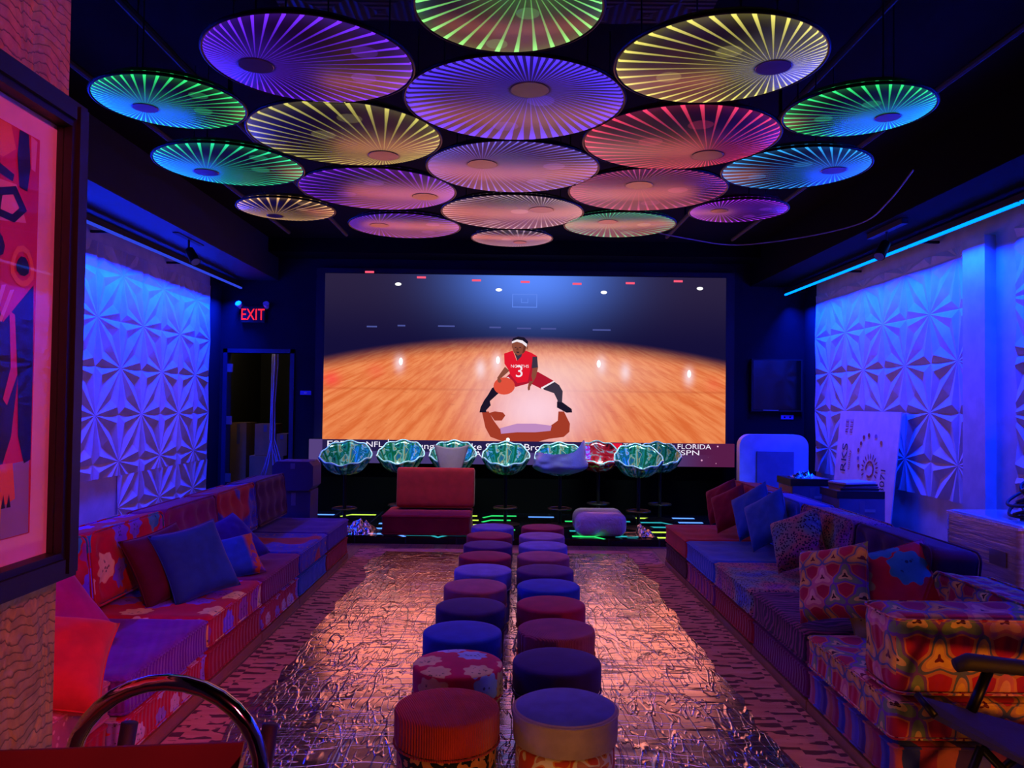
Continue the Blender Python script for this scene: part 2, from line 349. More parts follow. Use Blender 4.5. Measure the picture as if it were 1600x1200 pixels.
fr = MB().box(-4.15, -4.09, DB - 0.03, DB + 0.15, 0, 2.42).box(-3.18, -3.12, DB - 0.03, DB + 0.15, 0, 2.42).box(-4.15, -3.12, DB - 0.03, DB + 0.15, 2.36, 2.42)
door = struct(fr.build('door_1', plain('door_frame_paint', '#161a3a', 0.5)))
M_hinge = plain('brushed_steel', '#9a9aa4', 0.35, 0.9)
for hz in (2.14, 1.38, 0.55):
    hb = MB().box(-4.09, -4.02, DB - 0.02, DB + 0.0, hz - 0.06, hz + 0.06).tube([(-4.02, DB - 0.015, hz - 0.06), (-4.02, DB - 0.015, hz + 0.06)], 0.012, 8); hb.build('hinge', M_hinge, door)
M_store = plain('storeroom_wall_paint', '#1a1c14', 0.8)
struct(MB().box(-4.4, -2.6, 13.9, 14.0, 0, 3.0).box(-4.5, -4.4, DB + 0.15, 14, 0, 3.0).box(-2.6, -2.5, DB + 0.15, 14, 0, 3.0).box(-4.4, -2.6, DB + 0.15, 14, 3.0, 3.1).build('wall_storeroom', M_store))
struct(MB().box(-4.6, 4.9, -3.5, -3.4, 0, 3.95).build('wall_front', M_darkwall))
# dropped soffits over both side walls
struct(MB().box(-4.2, -3.38, -3.4, DB, 3.42, 3.95).build('trim_2', plain('blue_black_soffit', '#20222c', 0.6)))
struct(MB().box(3.5, 4.3, -3.4, DB, 3.42, 3.95).build('trim_3', M_ceiling))
struct(MB().box(-4.15, 4.25, DB - 0.5, DB, 3.75, 3.95).build('trim_4', M_ceiling))
# near wall end with the framed picture, papered in a scale relief
t = NT('scale_relief_wallpaper'); o = t.obj(); x, y, z = t.sep(o)
wv = t.mth('ADD', t.mth('MULTIPLY', z, 42), t.mth('MULTIPLY', t.noise(t.vm('MULTIPLY', o, (3, 5, 3)), 2.0, 3, 0.6, 0.6)[0], 3.2))
row = t.mth('FRACT', wv); ed = t.step(row, 0.0, 0.25)
c = t.mix(ed, '#3a2a18', t.ramp(t.noise(o, 30, 4)[0], [(0.3, '#8a7048'), (0.7, '#a89060')]))
M_scale = t.end(t.pbsdf(c, 0.55, 0, t.bump(t.mth('ADD', row, t.mth('MULTIPLY', t.noise(o, 40, 3)[0], 0.3)), 0.8, 0.012)))
struct(MB().box(-1.9, -1.06, -1.5, 1.86, 0, 3.95).build('wall_entry', M_scale))

# stage with a light floor
t = NT('black_mirror_tile'); o = t.obj(); x, y, z = t.sep(o)
g = t.mth('MAXIMUM', t.mth('ABSOLUTE', t.mth('SUBTRACT', t.mth('FRACT', t.mth('DIVIDE', x, 0.6)), 0.5)), t.mth('ABSOLUTE', t.mth('SUBTRACT', t.mth('FRACT', t.mth('DIVIDE', y, 0.6)), 0.5)))
M_tile = t.end(t.pbsdf(t.mix(t.step(g, 0.48, 0.49), '#0a0c16', '#2a2c34'), 0.12, 0, Specular_IOR_Level=0.6))
stage = tag(MB().box(-3.0, 3.08, 9.3, DB - 0.02, 0.0, 0.085).build('stage', M_tile), 'low black stage of mirrored tiles with glowing coloured lines under the big screen', 'stage')
L_cols = [glow('line_green', (0.02, 0.55, 0.12), 1.7), glow('line_lime', (0.45, 0.65, 0.06), 1.7), glow('line_blue', (0.10, 0.28, 0.95), 1.8), glow('line_teal', (0.02, 0.3, 0.35), 1.4)]
rr = random.Random(8)
for i in range(11):
    ci = [2, 1, 2, 3, 1, 0, 2, 0, 3, 1, 2, 3][i]; x0 = -2.75 + i * 0.5; sl = rr.choice([-1, 0, 1]); xa = x0 + rr.uniform(0.02, 0.08); ln_ = rr.uniform(0.3, 0.4)
    for k in range(5):
        if rr.random() < 0.12: continue
        yy = 9.38 + 0.40 * k + 0.03 * (i % 3); wd_ = 0.085; c2 = ci if rr.random() < 0.8 else 3; ln = MB()
        L_ = ln_ * rr.uniform(0.7, 1.0); ln.poly([(xa, yy, 0.0875), (xa + L_, yy, 0.0875), (xa + L_, yy + wd_, 0.0875), (xa, yy + wd_, 0.0875)])
        if sl: xe = xa + L_ if sl > 0 else xa; ln.poly([(xe, yy, 0.0875), (xe + sl * 0.10, yy - 0.16, 0.0875), (xe + sl * 0.13, yy - 0.12, 0.0875), (xe, yy + wd_, 0.0875)])
        ln.build('light_line', L_cols[c2], stage)
# ------------------------------------------------------------------ LED screen
def SX(px): return -2.67 + (px - 509) * 5.79 / 626.0
def SZ(py, px=800): return 3.52 - (py - (427 + 0.0105 * (px - 509))) * 2.42 / 262.5
YS = 11.28
screen = thing('video_wall', 'huge video wall showing a person in red dribbling a basketball on a bright court', 'screen', (0, 0, 0))
MB().box(-2.80, 3.25, YS + 0.02, DB - 0.01, 1.0, 3.6).build('housing', M_black, screen)
t = NT('court_picture'); o = t.obj(); x, y, z = t.sep(o)
u = t.mth('DIVIDE', t.mth('ADD', x, 2.67), 5.79); v = t.mth('DIVIDE', t.mth('SUBTRACT', 3.52, z), 2.42)
uc = t.mth('SUBTRACT', u, 0.5)
edge = t.mth('ADD', 0.405, t.mth('MULTIPLY', t.mth('MULTIPLY', uc, uc), 0.52))
blue = t.mth('EXPONENT', t.mth('MULTIPLY', -1.0, t.mth('ADD', t.mth('POWER', t.mth('DIVIDE', t.mth('SUBTRACT', u, 0.515), 0.17), 2.0), t.mth('POWER', t.mth('DIVIDE', v, 0.24), 2.0))))
top = t.mix(blue, t.mix(t.step(v, 0.0, 0.45), '#2a2140', '#140f38'), '#5a8aff')
def gau(cu, cv, su, sv): return t.mth('EXPONENT', t.mth('MULTIPLY', -1.0, t.mth('ADD', t.mth('POWER', t.mth('ABSOLUTE', t.mth('DIVIDE', t.mth('SUBTRACT', u, cu), su)), 2.0), t.mth('POWER', t.mth('ABSOLUTE', t.mth('DIVIDE', t.mth('SUBTRACT', v, cv), sv)), 2.0))))
cd = gau(0.53, 0.80, 0.13, 0.22); cd2 = gau(0.58, 0.58, 0.20, 0.12)
du = t.mth('SUBTRACT', u, 0.5); dv = t.mth('ADD', t.mth('SUBTRACT', v, 0.12), 0.0); ang = t.mth('DIVIDE', du, dv); rr_ = t.mth('DIVIDE', 1.0, dv)
gr = t.noise(t.comb(t.mth('MULTIPLY', ang, 15.0), t.mth('MULTIPLY', rr_, 1.3), 0), 2.2, 5, 0.6)[0]
spk = t.noise(t.comb(t.mth('MULTIPLY', u, 22), t.mth('MULTIPLY', v, 46), 0), 1.5, 3, 0.5)[0]
wood = t.mix(t.step(gr, 0.32, 0.68), '#dc6a36', '#f29058')
wood = t.mix(t.mth('MULTIPLY', t.step(spk, 0.62, 0.75), 0.35), wood, '#b04a20')
wood = t.mix(t.mth('MULTIPLY', t.step(t.mth('ABSOLUTE', t.mth('SUBTRACT', v, 0.685)), 0.012, 0.0), 0.35), wood, '#b84a20')
wood = t.mix(t.mth('MULTIPLY', cd2, 0.62), wood, '#ffd0c0')
wood = t.mix(t.mth('MULTIPLY', cd, 0.92), wood, '#ffd4e4')
for cu, cv, k_ in ((0.02, 0.63, 0.75), (0.13, 0.58, 0.3), (0.97, 0.64, 0.25)): wood = t.mix(t.mth('MULTIPLY', gau(cu, cv, 0.022, 0.045), k_), wood, '#ff4848')
for cu, cv in ((0.188, 0.53), (0.43, 0.52), (0.69, 0.53), (0.908, 0.59), (0.39, 0.56), (0.75, 0.57)): wood = t.mix(t.mth('MULTIPLY', gau(cu, cv, 0.012, 0.05), 0.7), wood, '#ffe4ec')
c = t.mix(t.step(t.mth('SUBTRACT', v, edge), -0.05, 0.07), top, wood)
e = t.n('ShaderNodeEmission'); t.put(e.inputs[0], c); e.inputs[1].default_value = 1.0
M_pic = t.end(e.outputs[0])
MB().poly([(SX(509), YS, SZ(427, 509)), (SX(1135), YS, SZ(433.5, 1135)), (SX(1135), YS, SZ(697, 1135)), (SX(509), YS, SZ(690, 509))]).build('picture', M_pic, screen, recalc=False)
def G(c, k=1.0): return glow('lit_' + c.strip('#'), c, k)
def zp(pts, dy, org=(700, 510), k=6.317): return [(SX(org[0] + a / k), YS - dy, SZ(org[1] + b / k, org[0] + a / k)) for a, b in pts]
fig = MB(); GM = [G('#e0182e'), G('#8a4a3a'), G('#1c1428'), G('#f4e8f0'), G('#e0503c'), G('#a23a28'), G('#3c3244'), G('#c08ac0'), G('#b01830'), G('#6a3428')]
# shadow on the court, then figure from back to front
fig.poly(zp([(355, 850), (420, 840), (470, 930), (530, 1010), (700, 965), (1030, 980), (1100, 930), (1105, 840), (1160, 840), (1220, 960), (1215, 1040), (1160, 1090), (1010, 1110), (900, 1140), (560, 1135), (440, 1090), (390, 1000)], 0.003), 5)
fig.poly(zp([(535, 1005), (700, 960), (880, 960), (1040, 980), (1030, 1030), (880, 1045), (700, 1045), (545, 1060)], 0.004), 7)
fig.poly(zp([(425, 855), (480, 840), (560, 850), (585, 880), (550, 930), (480, 930)], 0.004), 5)
fig.poly(zp([(505, 580), (560, 620), (430, 740), (440, 780), (395, 830), (400, 850), (330, 850), (340, 800), (375, 730), (410, 680), (450, 610)], 0.005), 2)
fig.poly(zp([(940, 600), (1060, 545), (1110, 580), (1145, 640), (1140, 750), (1235, 820), (1238, 850), (1180, 850), (1090, 800), (1095, 730), (1060, 660), (960, 625)], 0.005), 6)
fig.poly(zp([(1090, 745), (1145, 750), (1235, 815), (1240, 848), (1185, 852), (1090, 800)], 0.006), 2)
fig.poly(zp([(640, 450), (900, 450), (1060, 540), (930, 615), (820, 560), (680, 600), (640, 560), (580, 510)], 0.007), 8)
fig.poly(zp([(590, 505), (610, 500), (665, 560), (678, 600), (660, 600), (640, 555)], 0.0075), 3)
fig.poly(zp([(930, 605), (1060, 535), (1065, 548), (940, 620)], 0.0075), 3)
fig.poly(zp([(575, 400), (620, 440), (540, 510), (510, 530), (500, 510), (540, 450)], 0.008), 1)
fig.poly(zp([(840, 290), (890, 310), (900, 410), (880, 500), (830, 590), (800, 625), (805, 580), (835, 480), (835, 400)], 0.008), 1)
fig.poly(zp([(565, 270), (650, 240), (690, 340), (730, 300), (760, 235), (830, 260), (890, 295), (845, 400), (835, 490), (850, 540), (700, 560), (630, 480), (610, 430), (570, 370)], 0.009), 0)
fig.poly(zp([(845, 300), (890, 300), (900, 405), (838, 415)], 0.0095), 6)
fig.poly(zp([(660, 240), (750, 240), (735, 300), (695, 340)], 0.0095), 6)
fig.poly(zp([(640, 150), (790, 160), (785, 200), (760, 265), (700, 290), (660, 260), (640, 200)], 0.010), 1)
fig.poly(zp([(640, 150), (650, 120), (700, 102), (760, 110), (800, 150), (795, 190), (770, 165), (690, 145), (640, 165)], 0.011), 2)
fig.poly(zp([(640, 150), (690, 130), (745, 140), (790, 175), (785, 205), (740, 168), (690, 152), (640, 168)], 0.012), 3)
fig.poly(zp([(570 + 105 * math.cos(a * PI / 12), 590 + 85 * math.sin(a * PI / 12)) for a in range(24)], 0.012), 4)
for e_ in ([(668, 208), (684, 204), (686, 212), (670, 215)], [(712, 204), (732, 206), (730, 214), (712, 212)], [(682, 250), (716, 252), (708, 262), (690, 260)]): fig.poly(zp(e_, 0.0115), 2)
fig.poly(zp([(688, 212), (702, 212), (708, 238), (684, 238)], 0.0112), 9); fig.poly(zp([(786, 196), (798, 200), (794, 228), (784, 226)], 0.0112), 1)
fig.poly(zp([(760, 170), (786, 190), (770, 250), (742, 272), (752, 220)], 0.0108), 9); fig.poly(zp([(850, 310), (880, 310), (850, 400), (836, 490), (846, 540), (800, 548), (822, 440)], 0.0093), 8)
fig.poly(zp([(500, 520), (528, 512), (545, 540), (530, 560), (508, 552)], 0.0125), 1); fig.poly(zp([(800, 600), (826, 596), (822, 628), (806, 634)], 0.0082), 1)
fig.build('player', GM, screen, recalc=False)
text('jersey_number', '3', 0.24, GM[3], screen, (SX(813.5), YS - 0.013, SZ(589)), (PI / 2, 0, 0), sx=1.1)
text('jersey_name', 'NORTHS', 0.06, GM[3], screen, (SX(814), YS - 0.013, SZ(574.5)), (PI / 2, 0, 0), sx=1.1)
lt = MB()
for px, py in ((578, 427.5), (659, 435), (745, 438.5), (821, 440), (902, 442), (985, 440), (1060, 436)):
    lt.poly([(SX(px - 7), YS - 0.003, SZ(py - 1.6)), (SX(px + 7), YS - 0.003, SZ(py - 1.6)), (SX(px + 7), YS - 0.003, SZ(py + 1.6)), (SX(px - 7), YS - 0.003, SZ(py + 1.6))], 0)
for px, py in ((623, 446), (780, 453), (944, 455), (1094, 447)):
    lt.poly([(SX(px + 5 * math.cos(a * PI / 6)), YS - 0.003, SZ(py + 2.6 * math.sin(a * PI / 6))) for a in range(12)], 1)
for px, py in ((629, 567), (780, 563), (937, 567), (1078, 581)):
    lt.poly([(SX(px + 3 * math.cos(a * PI / 6)), YS - 0.003, SZ(py + 6 * math.sin(a * PI / 6))) for a in range(12)], 1)
for px, py, wd in ((583, 513, 8), (629, 511, 6), (699, 511, 13), (775, 512, 9), (820, 513, 11), (858, 513, 12), (941, 514, 14)):
    lt.poly([(SX(px - wd), YS - 0.003, SZ(py - 1.2)), (SX(px + wd), YS - 0.003, SZ(py - 1.2)), (SX(px + wd), YS - 0.003, SZ(py + 1.2)), (SX(px - wd), YS - 0.003, SZ(py + 1.2))], 2)
for a, b, c_, d_ in ((801, 459, 840, 460.3), (801, 479, 840, 480.3), (801, 459, 802.3, 480), (838.7, 459, 840, 480), (815, 472, 826, 473), (815, 466, 816, 473), (825, 466, 826, 473)):
    lt.poly([(SX(a), YS - 0.003, SZ(b)), (SX(c_), YS - 0.003, SZ(b)), (SX(c_), YS - 0.003, SZ(d_)), (SX(a), YS - 0.003, SZ(d_))], 3)
lt.poly([(SX(797 + 3 * math.cos(a * PI / 6)), YS - 0.005, SZ(687 + 3 * math.sin(a * PI / 6))) for a in range(12)], 1)
lt.build('arena_lights', [G('#ff5a7a'), G('#ffffff', 1.3), G('#4a5298'), G('#5f86ee')], screen, recalc=False)['label'] = 'pink and white arena lights and backboard outline'
# ticker strip, a little nearer and wider than the picture
YT = 11.2
def TX(px): return -2.84 + (px - 485) * 6.07 / 662.0
def TZ(py, px=800): return 1.13 - (py - (688 + 0.0135 * (px - 485))) * 0.00925
t = NT('ticker_picture'); o = t.obj(); x, y, z = t.sep(o)
sp = t.vor(o, 9.0)['Distance']; right = t.step(x, 2.15, 3.0)
c = t.mix(t.step(x, -2.66, -2.64), '#54407c', t.mix(t.mth('GREATER_THAN', z, 0.97), '#473a74', '#241c4a'))
c = t.mix(right, c, t.mix(t.step(sp, 0.16, 0.08), '#571c48', '#ffb8e0'))
e = t.n('ShaderNodeEmission'); t.put(e.inputs[0], c); M_tick = t.end(e.outputs[0])
MB().box(TX(485), TX(1147), YT, YT + 0.06, 0.80, 1.13).build('ticker', M_tick, screen)
GW = G('#f4ecff')
def tick(s, px, py, h, al='LEFT', mat=None, sx=1.0): text('ticker_text', s, h, mat or GW, screen, (TX(px), YT - 0.004, TZ(py, px)), (PI / 2, 0, 0), al, sx=sx)
tick('ESPN', 512, 700, 0.13, sx=1.5); tick('NFL', 573, 700, 0.11, sx=1.3); tick('|', 606, 700, 0.16); tick('C. Young will make Sun. vs. Broncos', 611, 703, 0.13, sx=1.28)
tick('after injury, A.', 672, 714, 0.11, sx=1.2); tick('aTENNESSEE at FLORIDA', 968, 703, 0.10, sx=1.2); tick('ESPN', 1054, 713.5, 0.10, sx=1.6)
MB().box(TX(920), TX(972), YT - 0.004, YT - 0.002, TZ(706, 940), TZ(695, 940)).build('ticker_block', G('#e01838'), screen)

# ------------------------------------------------------------------ ceiling discs
def disc_mat(name, col, hx, hy, N, power, spread, gloss=0.6):
    t = NT(name); o = t.obj(); x, y, z = t.sep(o)
    hy = -hy; dx = t.mth('SUBTRACT', x, hx); dy = t.mth('SUBTRACT', y, hy)
    a = t.mth('DIVIDE', t.mth('ARCTAN2', dy, dx), 2 * PI); tri = t.mth('MULTIPLY', t.mth('ABSOLUTE', t.mth('SUBTRACT', t.mth('FRACT', t.mth('MULTIPLY', a, N)), 0.5)), 2.0)
    rad = t.vm('LENGTH', t.comb(x, y, 0)); dh = t.vm('LENGTH', t.comb(dx, dy, 0))
    wd = t.mth('ADD', 0.13, t.mth('MULTIPLY', t.step(rad, 0.45, 1.0), spread))
    ray = t.mth('MULTIPLY', t.step(tri, t.mth('ADD', wd, 0.10), wd), t.step(dh, 0.17, 0.2))
    body = t.mth('ADD', 0.22, t.mth('MULTIPLY', t.mth('POWER', rad, 4.0), 0.78))
    near = t.mth('MULTIPLY', t.step(dh, 1.0, 0.2), t.step(dh, 0.17, 0.21))
    blot = t.mth('MAXIMUM', t.step(t.vm('DISTANCE', t.vm('MULTIPLY', o, (1, 1, 0)), (-0.5 * hx + 0.3, -0.5 * hy - 0.25, 0)), 0.13, 0.12), t.step(t.vm('DISTANCE', t.vm('MULTIPLY', o, (1, 1, 0)), (-0.8 * hx + 0.02, -0.7 * hy + 0.35, 0)), 0.13, 0.12))
    em = t.mth('ADD', t.mth('MULTIPLY', ray, body), t.mth('ADD', t.mth('MULTIPLY', near, 0.07), t.mth('ADD', t.mth('MULTIPLY', t.mth('POWER', rad, 9.0), 0.10), t.mth('MULTIPLY', blot, 0.08))))
    e = t.n('ShaderNodeEmission'); t.put(e.inputs[0], col); t.put(e.inputs[1], t.mth('MULTIPLY', em, power * 1.5))
    b = t.pbsdf(t.mix(blot, '#a0848e' if gloss > 0.5 else '#403840', '#b89ca6' if gloss > 0.5 else '#5c505a'), 0.30, gloss, IOR=2.0 if gloss > 0.2 else 1.4)  # reflected light put into body colour: paler towards the screen, darker elsewhere
    s = t.n('ShaderNodeAddShader'); t.t.links.new(b, s.inputs[0]); t.t.links.new(e.outputs[0], s.inputs[1]); return t.end(s.outputs[0])
M_hub = plain('disc_hub_acrylic', '#8a7078', 0.28, 0.6, IOR=2.0)
VIO, BLU, GRN, YEL, RED, PNK, CYA, PUR, WHT, AMB = (0.16, 0.02, 1.0), (0.07, 0.03, 1.0), (0.03, 0.85, 0.2), (0.8, 0.72, 0.14), (1.0, 0.05, 0.14), (1.0, 0.1, 0.3), (0.03, 0.4, 1.0), (0.5, 0.03, 1.0), (0.9, 0.6, 0.65), (1.0, 0.55, 0.2)
TEAL = (0.02, 0.8, 0.32)
#        x      y      R     colour hub(x,y in radii)  N  power  label
DISCS = [(-0.916, 3.519, 0.464, VIO, (-0.55, -0.05), 56, 1.0, 'violet lit disc nearest the framed picture'),
 (-0.018, 3.013, 0.368, (0.25, 0.9, 0.2), (0.2, 0.6), 44, 0.9, 'green lit disc cut off by the top edge'),
 (0.919, 3.464, 0.460, YEL, (0.55, -0.05), 48, 0.9, 'pale yellow lit disc with a dark blue hub'),
 (-1.768, 4.027, 0.373, GRN, (-0.42, -0.15), 52, 0.9, 'green lit disc beside the violet one near the picture'),
 (0.011, 3.960, 0.557, BLU, (0.13, 0.33), 64, 1.0, 'large deep blue lit disc in the middle'),
 (1.788, 4.021, 0.369, GRN, (0.5, -0.15), 52, 0.9, 'green lit disc on the side of the bright rail'),
 (-0.960, 4.498, 0.549, YEL, (0.3, -0.6), 52, 0.6, 'pale yellow lit disc with its hub towards the screen'),
 (0.970, 4.488, 0.556, RED, (0.4, -0.45), 56, 0.7, 'pinkish red lit disc'),
 (-1.840, 5.096, 0.467, TEAL, (-0.45, -0.3), 52, 0.9, 'teal green lit disc with a blue hub'),
 (0.007, 5.086, 0.559, (0.2, 0.16, 1.0), (-0.35, 0.2), 72, 0.6, 'pale lavender disc with blue edge lights in the middle'),
 (1.825, 5.010, 0.458, CYA, (0.55, 0.0), 52, 0.9, 'sky blue lit disc'),
 (-0.966, 5.646, 0.561, (0.3, 0.03, 1.0), (0.58, -0.25), 60, 0.6, 'purple lit disc with a pinkish hub'),
 (0.971, 5.574, 0.559, PNK, (-0.15, 0.3), 60, 0.35, 'dusty pink disc with faint rays'),
 (-1.799, 6.246, 0.381, AMB, (-0.4, -0.55), 48, 0.8, 'small amber lit disc'),
 (-0.923, 6.797, 0.479, (0.25, 0.03, 1.0), (-0.45, 0.1), 56, 0.55, 'violet edged disc with a salmon hub near the screen'),
 (0.010, 6.274, 0.568, WHT, (0.4, 0.25), 72, 0.45, 'pinkish white disc with short edge lights'),
 (0.927, 6.653, 0.471, (0.1, 0.9, 0.4), (-0.25, 0.3), 56, 0.5, 'pale disc with mint green edge lights'),
 (1.781, 6.110, 0.375, PUR, (-0.4, 0.05), 56, 0.8, 'small bright purple lit disc'),
 (0.011, 7.240, 0.374, WHT, (0.2, -0.4), 48, 0.4, 'smallest pale disc nearest the screen')]
ZD = 3.2
def unit_disc():
    mb = MB(); mb.lathe([(0.0, -0.0), (0.97, 0.0), (0.985, 0.004), (0.985, 0.02), (0.0, 0.02)], 96); return mb
for (dx, dy, R, col, hub, N, pw, lab) in DISCS:
    d = thing('ceiling_disc_lamp', 'round acrylic ceiling lamp, ' + lab, 'ceiling lamp', (dx, dy, ZD), 'rayed disc lamps hung from the ceiling')
    p = unit_disc().build('rayed_panel', disc_mat('disc_rays', col, hub[0], hub[1], N, pw, 0.36 if col is BLU else 0.07, 0.1 if abs(dx) > 1.5 else 0.35 if dy < 4.6 else 0.6), d, smooth=True); p.scale = (R, R, 1)
    q = MB().tube([(1.0 * R * math.cos(a * PI / 48), R * math.sin(a * PI / 48), 0.008) for a in range(96)], 0.009, 8, closed=True).build('rim', M_blackmetal, d, smooth=True)
    q = MB().lathe([(0.0, -0.003), (0.165 * R, -0.003), (0.17 * R, -0.001)], 40).build('hub', M_hub, d); q.location = (hub[0] * R, -hub[1] * R, 0)
    MB().lathe([(0.0, 0.022), (R * 0.9, 0.022), (R * 0.9, 0.05), (0.0, 0.06)], 48).build('back_tray', M_black, d)
    for k in range(3):
        a = k * 2 * PI / 3 + 0.5; MB().tube([(R * 0.8 * math.cos(a), R * 0.8 * math.sin(a), 0.05), (R * 0.8 * math.cos(a), R * 0.8 * math.sin(a), (0.655 if dy < 4.3 and abs(dx) < 1.2 else 0.745))], 0.004, 6).build('suspension_cable', M_black, d)

# conduits, spot lights, loose cable on the ceiling
M_cond = plain('painted_conduit', '#10121e', 0.7)
for nm, x, z, lab in (('conduit', 2.7, 3.7, 'long straight conduit above the two green and blue discs by the bright rail'), ('conduit', 1.9, 3.72, 'straight conduit running behind the pale yellow disc with dark hub'), ('conduit', -2.0, 3.7, 'straight conduit running behind the violet disc near the picture'), ('conduit', -2.7, 3.72, 'faint conduit passing behind the green disc beside the violet one')):
    o = MB().tube([(x, 1.5, z), (x, 9.5, z)], 0.022, 8).build(nm, M_cond, smooth=True); tag(o, lab, 'pipe', 'ceiling conduits')
    for yy in (2.5, 5.5, 8.5): MB().box(x - 0.01, x + 0.01, yy - 0.01, yy + 0.01, z, 3.95).build('hanger', M_blackmetal, o)
def curve_through(P, n=8):
    out = []; Q = [Vector(p) for p in P]; Q = [Q[0]] + Q + [Q[-1]]
    for i in range(1, len(Q) - 2):
        for k in range(n):
            a = k / n; out.append(0.5 * (2 * Q[i] + (Q[i + 1] - Q[i - 1]) * a + (2 * Q[i - 1] - 5 * Q[i] + 4 * Q[i + 1] - Q[i + 2]) * a * a + (3 * Q[i] - Q[i - 1] - 3 * Q[i + 1] + Q[i + 2]) * a ** 3))
    return out + [Q[-1]]
cab = [(2.88, 5.57, 3.38), (3.0, 6.2, 3.31), (3.05, 6.78, 3.28), (2.73, 7.29, 3.26), (2.19, 7.58, 3.24), (1.63, 7.3, 3.24), (1.2, 7.05, 3.26), (0.95, 6.95, 3.3)]
tag(MB().tube(curve_through(cab), 0.006, 6).build('loose_cable', plain('grey_cable', '#9a8c98', 0.5), smooth=True), 'thin pale cable looping loosely below the ceiling discs', 'cable')
def spot(x, y, z, sgn, lab):
    s = thing('track_spotlight', lab, 'spotlight', (x, y, z), 'black track spotlights')
    MB().box(-0.03, 0.03, -0.35, 0.35, 0.16, 3.4195 - z).build('track', M_black, s)
    MB().tube([(0, 0, 0.16), (0, 0, 0.03)], 0.012, 8).build('stem', M_black, s)
    MB().tube([(0.0, 0.02, 0.05), (-sgn * 0.10, -0.06, -0.09)], [0.045, 0.055], 14).build('lamp_head', M_blackmetal, s, smooth=True)
    MB().tube([(-sgn * 0.101, -0.061, -0.0905), (-sgn * 0.104, -0.063, -0.0945)], 0.047, 14).build('lens', plain('spot_lens', '#8a8078', 0.2), s)
spot(3.62, 7.5, 3.21, 1, 'black track spotlight above the wall with the bright blue rail')
spot(-3.5, 8.5, 3.25, -1, 'black track spotlight above the wall on the picture side')

# light rails on both side walls
M_ledr = glow('blue_led_tube', (0.0, 0.16, 1.0), 3.2); M_ledl = glow('dim_blue_led_tube', (0.03, 0.06, 0.8), 0.9)
def rail(X, sx, y0, y1, mat, lab):
    s = thing('light_rail', lab, 'light strip', (X, y0, 3.3), 'blue light rails')
    x = -sx * 0.30; n = 5; L = (y1 - y0) / n
    MB().box(x - 0.03, x + 0.03, 0, y1 - y0, 0.0, 0.06).build('channel', M_black, s)
    for k in range(n): MB().box(x - 0.014 - sx * 0.02, x + 0.014 - sx * 0.02, k * L + 0.015, (k + 1) * L - 0.015, -0.022, 0.0).build('light_tube', mat, s)
    for k in range(n + 1): MB().box(min(x, sx * 0.0), max(x, sx * 0.0), k * L - 0.015, k * L + 0.015, 0.03, 0.055).build('bracket', M_black, s)
    MB().tube([(x + sx * 0.1, 0, 0.09), (x + sx * 0.1, y1 - y0, 0.09)], 0.02, 8).build('pipe', M_cond, s)
rail(-4.2, -1, 2.6, 11.3, M_ledl, 'blue light rail above the panelled wall on the picture side')
rail(4.3, 1, 2.6, 11.3, M_ledr, 'bright blue light rail above the panelled wall behind the wrapped crate')

# ------------------------------------------------------------------ back wall fittings
ex = thing('exit_sign', 'glowing red EXIT sign on the dark wall above the doorway', 'exit sign', (-3.72, DB, 2.92))
MB().box(-0.17, 0.17, -0.07, -0.005, -0.12, 0.11).build('housing', M_black, ex)
text('letters', 'EXIT', 0.235, glow('exit_red', (1.0, 0.015, 0.04), 1.6), ex, (0.0, -0.074, -0.085), (PI / 2, 0, 0), extrude=0.002, sx=0.72)
for k in (-1, 1):
    MB().tube([(k * 0.19, -0.03, 0.10), (k * 0.20, -0.11, 0.15)], [0.03, 0.045], 12).build('emergency_lamp', plain('lamp_white', '#b8bcd8', 0.4), ex, smooth=True)
sw = thing('wall_switch', 'small pale switch plate on the dark wall beside the doorway', 'switch', (-2.95, DB, 1.79))
MB().box(-0.08, 0.08, -0.012, -0.002, -0.03, 0.03).build('plate', plain('blue_lit_switch_plate', '#5a60c8', 0.4), sw); MB().box(-0.02, 0.02, -0.02, -0.012, -0.012, 0.012).build('rocker', M_white, sw)  # blue light falling on the pale plate is put into its colour
tv = thing('wall_monitor', 'square black monitor on the dark wall beside the big screen', 'monitor', (3.88, DB, 1.98))
MB().box(-0.37, 0.37, -0.07, -0.005, -0.38, 0.38).build('bezel', M_black, tv); MB().box(-0.345, 0.345, -0.075, -0.07, -0.35, 0.36).build('display', plain('dark_display', '#15150e', 0.15), tv)
MB().box(-0.2, 0.02, -0.08, -0.07, -0.366, -0.358).build('badge', M_grey, tv)
sw = thing('wall_socket', 'small blue-lit socket plate below the square black monitor', 'socket', (4.05, DB, 1.52)); MB().box(-0.09, 0.09, -0.015, -0.002, -0.03, 0.03).build('plate', plain('blue_lit_socket_plate', '#6a70e8', 0.4), sw)  # plate colour carries the blue light that falls on it
for k in (-1, 1): MB().box(k * 0.04 - 0.012, k * 0.04 + 0.012, -0.018, -0.015, -0.012, 0.012).build('outlet', M_black, sw)

